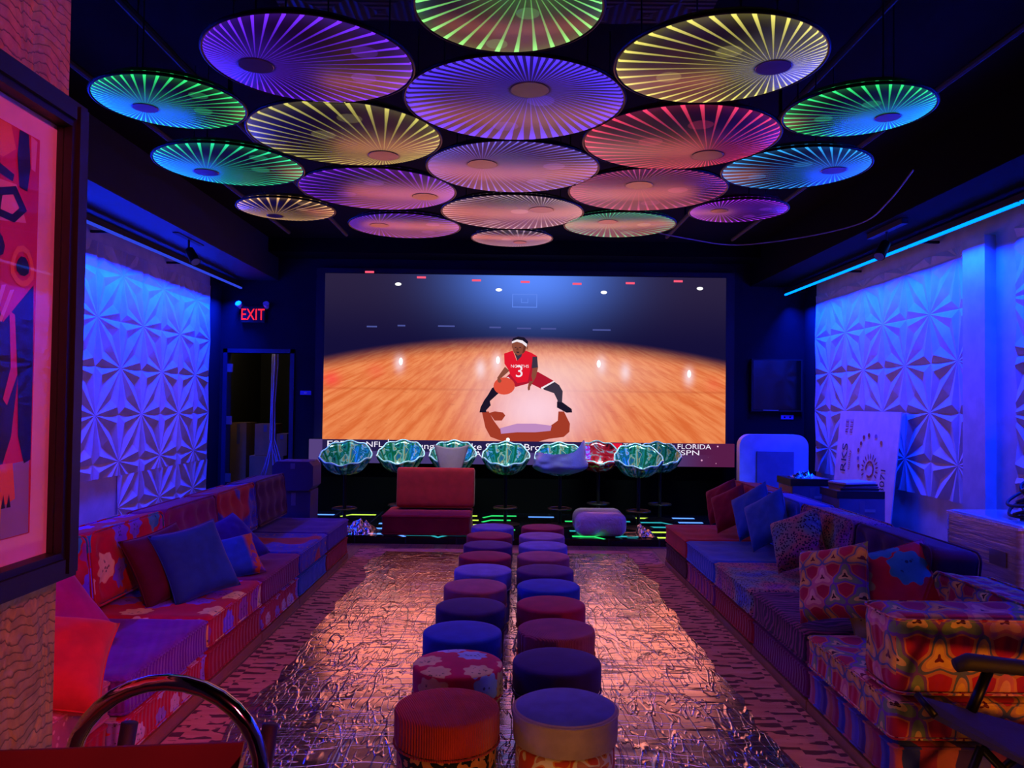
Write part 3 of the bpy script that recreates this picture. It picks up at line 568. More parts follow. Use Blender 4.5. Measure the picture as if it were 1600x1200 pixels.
# ------------------------------------------------------------------ rug and plastic film
t = NT('striped_rug'); o = t.obj(); x, y, z = t.sep(o)
n = t.noise(t.vm('MULTIPLY', o, (2.5, 12, 1)), 1.5, 4)[0]
colx = t.mth('FLOOR', t.mth('DIVIDE', x, 0.16)); st = t.mth('SINE', t.mth('ADD', t.mth('ADD', t.mth('MULTIPLY', y, 68), t.mth('MULTIPLY', colx, 2.3)), t.mth('MULTIPLY', n, 8)))
st = t.mth('SUBTRACT', st, t.mth('MULTIPLY', t.step(t.noise(t.vm('MULTIPLY', o, (6, 9, 1)), 1.0, 2)[0], 0.5, 0.56), 1.2))
edge = t.step(t.mth('ABSOLUTE', x), 1.15, 1.3)
c = t.mix(t.mth('MULTIPLY', t.step(st, -0.1, 0.5), t.mth('ADD', 0.25, t.mth('MULTIPLY', edge, 0.75))), t.ramp(n, [(0.3, '#b06a54'), (0.7, '#c48a70')]), '#4a2226')
M_rug = t.end(t.pbsdf(c, 0.9, 0, t.bump(t.noise(o, 160, 2)[0], 0.5, 0.006)))
rug = MB().box(-1.66, 1.64, 2.2, 8.95, 0.0, 0.012).build('rug', M_rug); tag(rug, 'long patterned rug with dark dashes along its sides between the two sofas', 'rug')
t = NT('clear_plastic_film'); o = t.obj()
def ridge(sc, k, scale, wdt):
    n = t.noise(t.vm('MULTIPLY', o, sc), scale, 1, 0.5, k)[0]; return t.step(t.mth('ABSOLUTE', t.mth('SUBTRACT', n, 0.5)), wdt, 0.0)
r1 = ridge((4.5, 0.8, 1), 0.8, 1.7, 0.035); r2 = ridge((0.9, 6.0, 1), 0.6, 2.0, 0.03); r3 = ridge((9, 2.2, 1), 1.2, 1.6, 0.05)
cr_ = t.n('ShaderNodeTexBrick'); t.put(cr_.inputs['Vector'], t.vm('ADD', o, t.vm('MULTIPLY', t.noise(o, 5, 2)[1], (0.07, 0.07, 0)))); cr_.inputs['Scale'].default_value = 8.0; cr_.inputs['Mortar Size'].default_value = 0.03; cr_.inputs['Mortar Smooth'].default_value = 0.8
patch = t.step(t.noise(o, 1.7, 2)[0], 0.53, 0.64)
h = t.mth('ADD', t.mth('ADD', r1, r2), t.mth('ADD', t.mth('MULTIPLY', r3, 0.6), t.mth('MULTIPLY', t.mth('MULTIPLY', cr_.outputs['Fac'], patch), 0.55)))
nb = t.bump(h, 0.42, 0.008)
g = t.n('ShaderNodeBsdfGlossy'); t.put(g.inputs[0], (0.95, 0.93, 0.95)); t.put(g.inputs['Roughness'], t.mth('ADD', 0.13, t.mth('MULTIPLY', t.noise(o, 3, 3)[0], 0.12))); t.put(g.inputs['Normal'], nb)
tr = t.n('ShaderNodeBsdfTransparent'); lw_ = t.n('ShaderNodeLayerWeight'); lw_.inputs[0].default_value = 0.5; t.put(lw_.inputs['Normal'], nb)
mx = t.n('ShaderNodeMixShader'); t.put(mx.inputs[0], t.mth('ADD', 0.58, t.mth('MULTIPLY', lw_.outputs['Fresnel'], 0.6), clamp=True)); t.t.links.new(tr.outputs[0], mx.inputs[1]); t.t.links.new(g.outputs[0], mx.inputs[2])
M_film = t.end(mx.outputs[0])
from mathutils import noise as mn
def wrinkle(u, v):
    y = 2.6 + 6.15 * v; x = -0.02 + (2 * u - 1) * (1.36 + 0.09 * mn.noise((y * 1.3, 5.0 if u > 0.5 else 9.0, 0)) + 0.03 * mn.noise((y * 5, 2.0 if u > 0.5 else 7.0, 0)))
    hgt = abs(mn.noise((x * 5, y * 1.0, 0))) * 0.0022 + abs(mn.noise((x * 2.5, y * 7, 3))) * 0.0016
    return (x, y, 0.0145 + hgt * (1.0 if True else 0))
film = MB().grid(150, 330, wrinkle).build('plastic_film', M_film, smooth='all', recalc=False); tag(film, 'crinkled clear plastic film laid over the rug between the sofas', 'plastic sheet')

# ------------------------------------------------------------------ ottomans
def pouf_mesh(R, h, name):
    prof = [(0, 0), (R - 0.02, 0), (R - 0.004, 0.008), (R, 0.03), (R, h - 0.016), (R - 0.003, h - 0.005), (R - 0.010, h + 0.0), (R - 0.03, h + 0.003), (R * 0.6, h + 0.009), (R * 0.25, h + 0.012), (0.0, h + 0.012)]
    o = MB().lathe(prof, 64).build(name, M_black, smooth=True); me = o.data; bpy.data.objects.remove(o); return me
RO = 0.217
me_top = pouf_mesh(RO, 0.135, 'top_cushion'); me_base = pouf_mesh(RO - 0.012, 0.245, 'base_cushion')
ring = MB().tube([(RO * math.cos(a * PI / 32), RO * math.sin(a * PI / 32), 0) for a in range(64)], 0.005, 6, closed=True).build('piping', M_black, smooth=True); me_pipe = ring.data; bpy.data.objects.remove(ring)
def inst(name, me, mat, parent, z):
    o = bpy.data.objects.new(name, me); C.objects.link(o); o.parent = parent; o.location = (0, 0, z); o.material_slots[0].link = 'OBJECT'; o.material_slots[0].material = mat; return o
V = {}
def VM(key, color, **kw):
    if key not in V: V[key] = velvet(key, color, **kw)
    return V[key]
crimson = VM('crimson_velvet', '#8e1030'); navyp = VM('aubergine_velvet', '#2a1650'); royal = VM('royal_blue_velvet', '#183a9c'); mauve = VM('mauve_corduroy', '#8a3a50', rib=0.009); lilac = VM('lilac_velvet', '#6a68b0'); plum = VM('plum_velvet', '#4a2058'); rose = VM('dusty_rose_velvet', '#964a5a'); orch = VM('pale_orchid_velvet', '#8c6a90')
orange = VM('orange_corduroy', '#b8301e', rib=0.009); flor = VM('floral_velvet', '#b0183a', colour_fn=flowers('#b8123a', ['#9aa8d0', '#e0d090', '#d0bc70', '#7a4ad0', '#8ab0d0'], 5.4, 0.15, 0.38)); slate = VM('slate_velvet', '#565a8a')
tan = VM('tan_satin', '#a08478', sheen=0.0); swirl = VM('black_orange_print', '#000000', colour_fn=lambda t, o: t.ramp(t.noise(o, 16, 2, 0.5, 1.5)[0], [(0.44, '#c87838'), (0.5, '#181414')], 'CONSTANT'))
hearts = VM('red_cream_print', '#000000', colour_fn=lambda t, o: t.ramp(t.noise(o, 12, 1, 0.4, 1.0)[0], [(0.38, '#c8401c'), (0.46, '#e08a30'), (0.5, '#e8cfa0'), (0.6, '#c87a50')], 'CONSTANT'))
dred = VM('dark_red_velvet', '#6a0c20')
LROW = [(-0.24, 3.28, orange, orange, swirl, 'orange-red corduroy ottoman on a black patterned base, nearest in its row'), (-0.23, 3.82, flor, flor, flor, 'crimson ottoman printed with pale flowers'), (-0.24, 4.35, royal, royal, royal, 'royal blue ottoman behind the flower printed one'), (-0.22, 4.89, navyp, navyp, navyp, 'dark indigo ottoman behind the royal blue one'), (-0.215, 5.43, rose, rose, rose, 'dusty rose ottoman between indigo and lilac ones'), (-0.18, 5.96, lilac, lilac, lilac, 'lilac blue ottoman behind the dusty rose one'), (-0.18, 6.49, crimson, dred, dred, 'crimson ottoman behind the lilac one, sixth row back'), (-0.17, 7.0, plum, plum, plum, 'dark plum ottoman between two crimson ones'), (-0.17, 7.5, crimson, dred, dred, 'crimson ottoman beside the red lounge seat'), (-0.15, 8.02, lilac, royal, royal, 'lilac ottoman at the stage end next to the red lounge seat')]
RROW = [(0.25, 3.29, slate, tan, hearts, 'slate topped ottoman with tan satin side and red printed base'), (0.25, 3.87, navyp, navyp, navyp, 'dark purple ottoman behind the slate topped one'), (0.28, 4.42, mauve, orange, orange, 'mauve corduroy ottoman across from the royal blue one'), (0.28, 4.96, crimson, dred, dred, 'dark crimson ottoman behind the mauve corduroy one'), (0.29, 5.46, royal, royal, royal, 'bright blue ottoman behind the dark crimson one'), (0.29, 5.97, plum, navyp, navyp, 'plum ottoman behind the bright blue one'), (0.30, 6.51, rose, dred, dred, 'dusty rose ottoman across from a crimson one'), (0.32, 7.0, lilac, royal, royal, 'lilac blue ottoman behind the dusty rose one near the stage'), (0.33, 7.5, orch, slate, slate, 'pale orchid grey ottoman second from the stage'), (0.36, 8.02, crimson, dred, dred, 'crimson ottoman at the stage end beside the white wrapped pouf')]
for k, (x, y, top, side, base, lab) in enumerate(LROW + RROW):
    o = thing('ottoman', lab, 'ottoman', (x, y, 0.034), 'round ottomans in two rows on the rug', rz=0.3 * k)
    inst('base_cushion', me_base, base, o, 0.0); inst('top_cushion', me_top, top if top is side or k != 10 else side, o, 0.25)
    if k == 10:
        q = MB().lathe([(0, 0), (RO - 0.012, 0.0), (RO - 0.03, 0.008), (RO * 0.4, 0.014), (0, 0.015)], 64).build('seat_pad', slate, o, smooth=True); q.location = (0, 0, 0.386); q['label'] = 'slate blue seat pad'
        inst('piping', me_pipe, tan, o, 0.375)
    else: inst('piping', me_pipe, side, o, 0.252)

# ------------------------------------------------------------------ sofas
MW, MDp = 0.98, 0.985
def cushion(name, w, d, h, mat, parent, loc, rot=(0, 0, 0), tufts=(3, 3), depth=0.016, r=0.03, pipe=None):
    o = rbox(w, d, h, r, (20, 20, 8), tuft(w, d, tufts[0], tufts[1], depth)).build(name, mat, parent, smooth='all'); o.location = loc; o.rotation_euler = rot
    if pipe is not False:
        pb = MB(); q = 0.008
        for z in (0.018, h - 0.018): pb.tube(rrect(w - 0.002, d - 0.002, r, z), 0.007, 6, closed=True)
        pb.build('piping', pipe or mat, o, smooth='all')
    return o
def module(sd, xf, y1, base, seat, back, lab, group, arm=None, noback=False, bh=0.435):
    """one sofa unit: front face at xf, far edge at y1; sd=-1 runs to -x, +1 to +x"""
    yc = y1 - MW / 2; xc = xf + sd * MDp / 2
    o = thing('sofa_unit', lab, 'sofa', (xc, yc, 0), group)
    W = MW - 0.012
    MB().box(-MDp / 2, MDp / 2, -W / 2, W / 2, 0, 0.05).build('plinth', M_wood, o)
    cushion('base_cushion', MDp - 0.01, W, 0.185, base, o, (0, 0, 0.052), depth=0.0)
    cushion('seat_cushion', MDp, W, 0.185, seat, o, (0, 0, 0.24))
    if not noback:
        b = rbox(bh, W - 0.01, 0.32, 0.06, (16, 28, 10), tuft(bh, W, 2, 4, 0.04, 0.07)).build('back_cushion', back, o, smooth='all')
        # stands on its long edge against the rear, leaning a little
        b.rotation_euler = (0, sd * math.radians(-84), 0); b.location = (sd * (MDp / 2 - 0.005), 0, 0.435 + bh / 2)
        pb = MB()
        for z in (0.02, 0.30): pb.tube(rrect(bh - 0.005, W - 0.014, 0.06, z), 0.007, 6, closed=True)
        pb.build('piping', back, b, smooth='all')
    if arm: cushion('arm_cushion', MDp - 0.02, 0.32, 0.35, arm, o, (0, -W / 2 + 0.165, 0.43), tufts=(3, 1), r=0.06)
    return o
GL = 'sofa units along the picture side'; GR = 'sofa units along the crate side'
indigo = VM('indigo_pleated', '#3a1478', pleat=0.05); redp = VM('red_pleated', '#9a1224', pleat=0.06); maroon = VM('maroon_tufted', '#48103c')
bluet = VM('blue_pleated', '#1e5a9c', pleat=0.045); pais = VM('red_paisley', '#000000', colour_fn=paisley('#b02028', '#28309a', '#5a3a7a'), pleat=0.05)
magplum = VM('magenta_plum', '#7a1650', pleat=0.05); flored = VM('red_large_floral', '#000000', colour_fn=flowers('#b0122c', ['#e0d47a', '#2a9aaa', '#6a4ae0', '#d8c8a8', '#8a2a90'], 4.6, 0.2, 0.40), pleat=0.05)
redfl = VM('red_white_stripe_floral', '#000000', colour_fn=flowers('#b4142e', ['#b8a8c8', '#8a6ac0', '#d0b8a8'], 7.5, 0.3, 0.42), pleat=0.04)
violet = VM('violet_ribbed', '#6a1a90', pleat=0.035, rib=0.06); beads = VM('pink_beaded', '#000000', colour_fn=lambda t, o: t.mix(t.step(t.vor(o, 28)['Distance'], 0.3, 0.2), '#a85a5c', '#d09a80'))
paisb = VM('red_paisley_back', '#000000', colour_fn=paisley('#b02028', '#28309a', '#5a3a7a')); magb = VM('magenta_plum_back', '#7a1650'); florb = VM('red_large_floral_back', '#000000', colour_fn=flowers('#b0122c', ['#e0d47a', '#2a9aaa', '#6a4ae0', '#d8c8a8', '#8a2a90'], 4.6, 0.2, 0.40)); blueb = VM('blue_velvet_back', '#2a5aa8'); leob = VM('multicolour_leopard_back', '#000000', colour_fn=leopard)
F0 = 8.45
module(-1, -1.70, F0, redp, indigo, maroon, 'sofa unit with indigo seat, maroon tufted back and red base, end nearest the doorway', GL)
module(-1, -1.70, F0 - MW, bluet, pais, paisb, 'sofa unit with red and blue paisley seat over a bright blue base', GL)
module(-1, -1.70, F0 - 2 * MW, redfl, magplum, magb, 'sofa unit with plain magenta plum seat and back over a red floral base', GL)
module(-1, -1.70, F0 - 3 * MW, redp, flored, florb, 'crimson sofa unit with large yellow and teal flowers over a dark red base', GL)
module(-1, -1.70, F0 - 4 * MW, redfl, violet, florb, 'sofa unit with ribbed violet seat over a red floral base', GL)
module(-1, -1.76, F0 - 5 * MW, redp, beads, beads, 'sofa unit with pink beaded seat beside the papered wall end', GL)
redv = VM('red_velvet_tufted', '#b01626'); bluev = VM('blue_velvet_tufted', '#2a5aa8', pleat=0.06); leo = VM('multicolour_leopard', '#000000', colour_fn=leopard, pleat=0.05); zeb = VM('plum_zebra', '#000000', colour_fn=zebra)
magp = VM('magenta_pleated', '#6a1250', pleat=0.04); brn = VM('brown_maroon', '#4a1a24', pleat=0.05); pinkst = VM('pink_pleat_stripe', '#000000', colour_fn=stripes(['#b03a5a', '#7a2a6a', '#c05a50', '#8a1a40'], 0.05), pleat=0.05)
hexv = VM('honeycomb_print', '#000000', colour_fn=hexes(0.19), pleat=0.06); hexs = VM('honeycomb_print_small', '#000000', colour_fn=hexes(0.13)); stripev = VM('multicolour_pleat_stripe', '#000000', colour_fn=stripes(['#2c3a90', '#8a2a48', '#a05a48', '#3a2a70', '#4a4aa0', '#a04a60'], 0.075), pleat=0.075)
darkpl = VM('dark_plum_tufted', '#3c1448')
R0 = 8.28
module(1, 1.66, R0, brn, redv, redv, 'sofa unit with plain red tufted seat and back, end nearest the stage', GR)
module(1, 1.66, R0 - MW, pinkst, bluev, blueb, 'sofa unit with blue tufted seat and back over a pink striped base', GR)
module(1, 1.66, R0 - 2 * MW, redp, leo, leob, 'sofa unit with multicoloured leopard print seat over a red base', GR)
module(1, 1.66, R0 - 3 * MW, magp, zeb, darkpl, 'sofa unit with dark zebra striped seat and dark plum back', GR)
module(1, 1.66, R0 - 4 * MW, stripev, hexv, hexs, 'sofa unit with honeycomb print seat and arm, end nearest the folding chair', GR, arm=hexv, bh=0.32)

# ------------------------------------------------------------------ throw pillows
def pillow(lab, loc, size, th, normal, spin, mat, group, asp=1.0):
    def surf(sg):
        def f(u, v):
            a, b = 2 * u - 1, 2 * v - 1; e = (1 - a ** 4) * (1 - b ** 4); pin = 1 - 0.09 * (1 - a * a) * 1.0; pin2 = 1 - 0.09 * (1 - b * b)
            k = 0.012 * mn.noise((a * 3, b * 3, sg * 4.0))
            return (a * size / 2 * pin2 * asp, b * size / 2 * pin, sg * (th / 2 * max(e, 0) ** 0.55 + k * max(e, 0)))
        return f
    mb = MB(); mb.grid(25, 25, surf(1)); mb.grid(25, 25, surf(-1))
    o = mb.build('throw_pillow', mat, smooth='all', weld=True); tag(o, lab, 'pillow', group)
    n = Vector(normal).normalized(); up = Vector((0, 0, 1)); x = up.cross(n).normalized(); y = n.cross(x)
    c, s = math.cos(spin), math.sin(spin)
    x2 = x * c + y * s; y2 = y * c - x * s
    mt = Matrix((x2, y2, n)).transposed().to_4x4(); mt.translation = loc; o.matrix_world = mt
    sm = MB().tube([(a, b, 0) for a, b in [(size / 2 * asp * (1 - 0.09 * (1 - (t_) ** 2)) * s1 if ax else size / 2 * asp * t_ * s1, size / 2 * t_ * s1 if ax else -size / 2 * (1 - 0.09 * (1 - t_ * t_)) * s1) for ax, s1 in ((0, 1), (1, 1), (0, -1), (1, -1)) for t_ in [-1 + 2 * i / 10 for i in range(10)]]], 0.004, 5, closed=True)
    sm.build('seam', mat, o, smooth='all')
    return o
GPL = 'throw pillows on the picture side sofa'; GPR = 'throw pillows on the crate side sofa'
teal = VM('teal_blue_velvet', '#1c4a86'); magv = VM('magenta_velvet', '#a01a6a'); coral = VM('coral_velvet', '#c83030'); mar2 = VM('maroon_velvet', '#4c0a2c'); ind2 = VM('indigo_velvet', '#2a1680'); multi = VM('blue_orange_print', '#000000', colour_fn=lambda t, o: t.mix(t.step(t.sep(o)[0], 0.08, 0.12), '#2050b0', t.ramp(t.noise(o, 14, 2)[0], [(0.45, '#c8602a'), (0.55, '#7a3a90')], 'CONSTANT')))
pillow('large magenta velvet pillow half hidden below the framed picture', (-2.27, 3.95, 0.59), 0.46, 0.18, (0.7, -0.4, 0.6), 0.3, magv, GPL)
pillow('coral red pillow lying on the pink beaded seat', (-1.92, 3.30, 0.57), 0.5, 0.22, (0.35, -0.4, 0.85), -0.35, coral, GPL)
pillow('dark maroon pillow leaning on the flowered back', (-2.17, 4.98, 0.63), 0.46, 0.16, (0.85, -0.4, 0.42), 0.15, mar2, GPL)
pillow('teal blue pillow leaning against the dark maroon one', (-1.99, 5.05, 0.64), 0.48, 0.16, (0.72, -0.5, 0.48), 0.12, teal, GPL)
pillow('dark indigo pillow behind the teal blue one', (-2.08, 5.98, 0.60), 0.44, 0.16, (0.6, -0.35, 0.72), 0.25, ind2, GPL)
pillow('blue pillow with an orange printed end below the indigo one', (-1.98, 5.72, 0.53), 0.36, 0.15, (0.3, -0.6, 0.7), 0.2, multi, GPL)
rp = VM('red_velvet', '#9a1420'); bp = VM('denim_blue_velvet', '#34629a'); flp = VM('red_floral_small', '#000000', colour_fn=flowers('#b8142e', ['#2a7a9a', '#b09a50', '#8a3a90', '#2a7a9a'], 4.0, 0.05, 0.42, True))
pillow('red velvet pillow leaning on the red tufted back', (2.18, 7.98, 0.70), 0.38, 0.18, (-0.8, -0.45, 0.35), 0.5, rp, GPR)
pillow('second red velvet pillow, the one touching the blue pillows', (2.14, 7.55, 0.69), 0.38, 0.18, (-0.75, -0.55, 0.35), 0.5, rp, GPR)
pillow('denim blue pillow next to the red pillows', (2.22, 7.12, 0.72), 0.42, 0.18, (-0.85, -0.45, 0.3), 0.55, bp, GPR)
pillow('denim blue pillow next to the leopard print one', (2.19, 6.62, 0.72), 0.42, 0.18, (-0.85, -0.45, 0.3), 0.55, bp, GPR)
pillow('leopard print pillow leaning on the leopard back', (2.14, 5.78, 0.69), 0.40, 0.24, (-0.75, -0.55, 0.4), 0.45, leo, GPR)
pillow('honeycomb print pillow leaning against the red floral one', (1.86, 4.48, 0.675), 0.43, 0.22, (-0.8, -0.5, 0.4), 0.3, VM('honeycomb_print_flat', '#000000', colour_fn=hexes(0.13, True)), GPR)
pillow('red floral pillow lying behind the honeycomb arm', (2.16, 4.42, 0.64), 0.54, 0.2, (-0.25, -0.75, 0.55), 0.3, flp, GPR, asp=1.05)

# ------------------------------------------------------------------ red lounge seat and wrapped pouf on the stage edge
rs = thing('lounge_seat', 'low dark red lounge seat with upright back at the stage edge', 'chair', (-0.97, 9.75, 0.089))
rdv = VM('dark_red_chair_velvet', '#a01222', pleat=0.0)
cushion('seat_cushion', 1.05, 0.8, 0.24, rdv, rs, (0, 0.0, 0.0), depth=0.008, tufts=(3, 2))
bk = rbox(0.98, 0.50, 0.24, 0.04, (20, 12, 8), tuft(0.98, 0.5, 3, 1, 0.012)).build('back_cushion', rdv, rs, smooth='all'); bk.rotation_euler = (PI / 2 - 0.1, 0, 0); bk.location = (0.06, 0.36, 0.495)
rollt = MB().tube([(-0.48, 0, 0), (0.48, 0, 0)], 0.055, 12).build('head_roll', rdv, rs, smooth=True); rollt.location = (0.06, 0.25, 0.70)
t = NT('milky_plastic_wrap'); o = t.obj(); nb = t.bump(t.noise(o, 12, 5, 0.6, 1.0)[0], 0.8, 0.03)
M_wrap = t.end(t.pbsdf('#c8b4bc', 0.25, 0, nb, Coat_Weight=0.5))
wp = thing('wrapped_pouf', 'white pouf in shiny plastic wrap on the stage edge behind the ottomans', 'pouf', (1.12, 9.64, 0.089))
rbox(0.62, 0.60, 0.29, 0.11, (18, 18, 10)).build('cushion', M_wrap, wp, smooth='all')
MB().grid(24, 24, lambda u, v: (0.16 + 0.34 * u, -0.24 + 0.42 * v, 0.004 + 0.13 * math.sin(PI * u) * math.sin(PI * v) * (0.5 + abs(mn.noise((u * 8, v * 8, 5)))) if u > 0.45 else 0.004 + 0.02 * u)).build('plastic_wrap', M_film, wp, smooth='all', recalc=False).location = (0.16, 0, 0)
tag(MB().grid(40, 40, lambda u, v: (-2.0 + 0.44 * u, 9.32 + 0.46 * v, 0.092 + 0.16 * math.sin(PI * u) * math.sin(PI * v) * (0.6 + 0.8 * abs(mn.noise((u * 7, v * 7, 2)))))).build('plastic_heap', M_film, smooth='all', recalc=False), 'crumpled heap of clear plastic on the stage beside the red lounge seat', 'plastic sheet')

# ------------------------------------------------------------------ bar stools
t = NT('iridescent_shell'); o = t.obj(); n = t.noise(o, 3.0, 3, 0.55, 2.5)[0]; x, y, z = t.sep(o)
a = t.mth('ARCTAN2', y, x); st = t.mth('ADD', n, t.mth('MULTIPLY', t.mth('SINE', t.mth('ADD', t.mth('MULTIPLY', a, 11), t.mth('MULTIPLY', n, 9))), 0.10))
c = t.ramp(st, [(0.26, '#10304a'), (0.36, '#2a9a98'), (0.44, '#0e6a3c'), (0.50, '#1a7a6a'), (0.56, '#8ad0d0'), (0.61, '#c8a868'), (0.66, '#2a8a8a'), (0.8, '#2a5aa0')])
b = t.pbsdf(c, 0.12, 0.25, t.bump(st, 0.5, 0.02), Coat_Weight=0.8); tl = t.n('ShaderNodeBsdfTranslucent'); t.put(tl.inputs[0], c)
mx = t.n('ShaderNodeMixShader'); mx.inputs[0].default_value = 0.45; t.t.links.new(b, mx.inputs[1]); t.t.links.new(tl.outputs[0], mx.inputs[2]); M_shell = t.end(mx.outputs[0])
t = NT('iridescent_shell_red'); o = t.obj(); n = t.noise(o, 4.0, 3, 0.55, 2.0)[0]
M_shellr = t.end(t.pbsdf(t.ramp(n, [(0.3, '#30101c'), (0.42, '#c01828'), (0.52, '#d8304a'), (0.58, '#90c0c8'), (0.66, '#c01828')]), 0.12, 0.4, Coat_Weight=0.8))
M_gun = plain('gunmetal', '#3a3638', 0.35, 0.9)
M_rim = plain('pale_shell_rim', '#9ac8d0', 0.15, Coat_Weight=0.6)
def shell(mat, parent, W):
    def rim(th):
        b = max(0, math.sin(th)); return 0.13 + 0.27 * b ** 1.2 + 0.09 * abs(math.cos(th)) ** 2 + 0.012 * math.sin(th * 9)
    def f(u, v):
        th = 2 * PI * u; s = v; rad = W / 2 * (0.10 + 0.90 * s ** 0.75); rad *= 1 + 0.012 * math.sin(th * 14) * s
        return (rad * math.cos(th), rad * 0.88 * math.sin(th), rim(th) * s ** 2.0)
    o = MB().grid(72, 16, f, wrap=True).build('shell_seat', mat, parent, smooth='all', recalc=False)
    md = o.modifiers.new('thickness', 'SOLIDIFY'); md.thickness = 0.012; md.offset = 1
    MB().tube([f(i / 72, 1.0) for i in range(72)], 0.011, 8, closed=True).build('rim', M_rim, o, smooth='all')
    return o
GS = 'bar stools in front of the big screen'
def stool(x, y, W, mat, lab, z0=0.089, hs=0.66):
    s = thing('bar_stool', lab, 'bar stool', (x, y, z0), GS)
    MB().lathe([(0.0, 0.0), (0.19, 0.0), (0.2, 0.008), (0.16, 0.016), (0.03, 0.03), (0.0, 0.03)], 32).build('base', M_blackmetal, s, smooth=True)
    MB().tube([(0, 0, 0.02), (0, 0, hs)], 0.022, 12).build('pole', M_blackmetal, s, smooth=True)
    MB().tube([(0.15 * math.cos(a * PI / 12), 0.15 * math.sin(a * PI / 12), 0.22) for a in range(24)], 0.011, 8, closed=True).tube([(-0.14, 0, 0.22), (0.14, 0, 0.22)], 0.008, 6).build('footrest', M_gun, s, smooth=True)
    sh = shell(mat, s, W); sh.location = (0, 0, hs)
    cu = MB().lathe([(0, 0.0), (W * 0.28, 0.0), (W * 0.33, 0.02), (W * 0.3, 0.045), (0, 0.055)], 32).build('seat_pad', plain('seat_pad', '#28305a', 0.7) if 'seat_pad_m' not in V else V['seat_pad_m'], s, smooth=True); cu.location = (0, -0.01, hs + 0.03)
    V['seat_pad_m'] = cu.data.materials[0]
    return s
for x, y, W, mt_, lab in [(-2.08, 10.05, 0.66, M_shell, 'iridescent green shell bar stool beside the stacked cartons'), (-1.43, 10.45, 0.62, M_shell, 'iridescent shell bar stool second from the stacked cartons'), (-0.74, 10.5, 0.62, M_shell, 'shell bar stool with a brown paper cover in its seat'), (-0.03, 10.3, 0.62, M_shell, 'iridescent shell bar stool between the paper covered and the plastic covered ones'),
    (0.68, 10.25, 0.66, M_shell, 'shell bar stool with a lavender plastic cover over it'), (1.68, 10.1, 0.62, M_shell, 'iridescent shell bar stool in front at the monitor end'), (1.25, 10.85, 0.6, M_shellr, 'red shell bar stool in the second line'), (2.1, 10.85, 0.58, M_shell, 'iridescent shell bar stool behind, nearest the square monitor')]:
    stool(x, y, W, mt_, lab)
M_paper = plain('brown_paper', '#704e5c', 0.8, grain=0.3); M_lav = plain('lavender_plastic', '#5e5296', 0.35, grain=0.5)
tag(MB().grid(14, 14, lambda u, v: (-0.74 + (u - 0.5) * (0.26 + 0.20 * v), 10.17 - 0.05 * math.sin(PI * u) + 0.06 * v, 0.77 + 0.36 * v - 0.04 * v * math.sin(PI * u))).build('paper_cover', M_paper, smooth='all', recalc=False), 'sheet of brown packing paper standing in a bar stool', 'paper').modifiers.new('thickness', 'SOLIDIFY').thickness = 0.006
def cover(u, v):
    th = 2 * PI * u; z = v; k = 0.36 * (math.sin(min(1, z / 0.45) * PI / 2) ** 0.7 if z < 0.45 else 1.0 - 0.12 * (z - 0.45) / 0.55)
    x, y = k * math.cos(th), k * 0.95 * math.sin(th); n = mn.noise((x * 9, y * 9, v * 5))
    pk = math.exp(-((u - 0.93 if u > 0.43 else u + 0.07) / 0.07) ** 2) * 0.17 * max(0, (z - 0.5) / 0.5)
    return (0.68 + x + 0.02 * n, 10.25 + y + 0.02 * n, 0.735 + 0.30 * v + pk + 0.02 * n * v)
tag(MB().grid(48, 18, cover, wrap=True).build('plastic_cover', M_lav, smooth='all', recalc=False), 'lavender plastic cover with a peak draped over a bar stool', 'plastic cover')

# ------------------------------------------------------------------ cartons, crate and boards
M_carton = plain('carton_brown', '#9a7448', 0.8); M_cartp = plain('carton_grey_violet', '#3a2e4e', 0.85); M_cartg = plain('carton_grey', '#5a5a78', 0.75); M_tape = plain('carton_tape', '#6a6078', 0.4)
def carton(lab, x0, x1, y0, y1, z0, z1, mat, group=None, side=None, cut=0.0):
    b = thing('carton', lab, 'box', ((x0 + x1) / 2, (y0 + y1) / 2, z0), group); W, D, H = x1 - x0, y1 - y0, z1 - z0
    if cut:
        pts = [(-W / 2 + cut, 0), (W / 2 - cut, 0), (W / 2, cut), (W / 2, H - cut), (W / 2 - cut, H), (-W / 2 + cut, H), (-W / 2, H - cut), (-W / 2, cut)]
        vs = [(a, -D / 2, c) for a, c in pts] + [(a, D / 2, c) for a, c in pts]; fs = [tuple(range(8)), tuple(range(8, 16))[::-1]] + [(i, i + 8, (i + 1) % 8 + 8, (i + 1) % 8) for i in range(8)]
        MB().add(vs, fs).build('body', mat, b)
    else: MB().box(-W / 2, W / 2, -D / 2, D / 2, 0, H).build('body', mat, b)
    MB().box(-W / 2 + 0.02, W / 2 - 0.02, -0.025, 0.025, H, H + 0.002).build('tape', M_tape, b); MB().box(-0.025, 0.025, -D / 2 - 0.002, -D / 2, H * 0.75, H - 0.02).build('tape', M_tape, b)
    if side: MB().box(-W / 2 - 0.004, -W / 2 - 0.001, -D / 2 + 0.01, D / 2 - 0.01, 0.01, H - 0.01).build('side_panel', side, b)
    return b
carton('lower grey violet carton of the pair between sofa end and stage', -2.60, -2.22, 8.86, 9.22, 0.0, 0.66, M_cartp, 'stacked cartons beside the stage')
carton('upper grey violet carton with cut corners between sofa end and stage', -2.65, -2.19, 8.84, 9.22, 0.663, 0.99, M_cartp, 'stacked cartons beside the stage', cut=0.05)
GB = 'cartons in the storeroom'
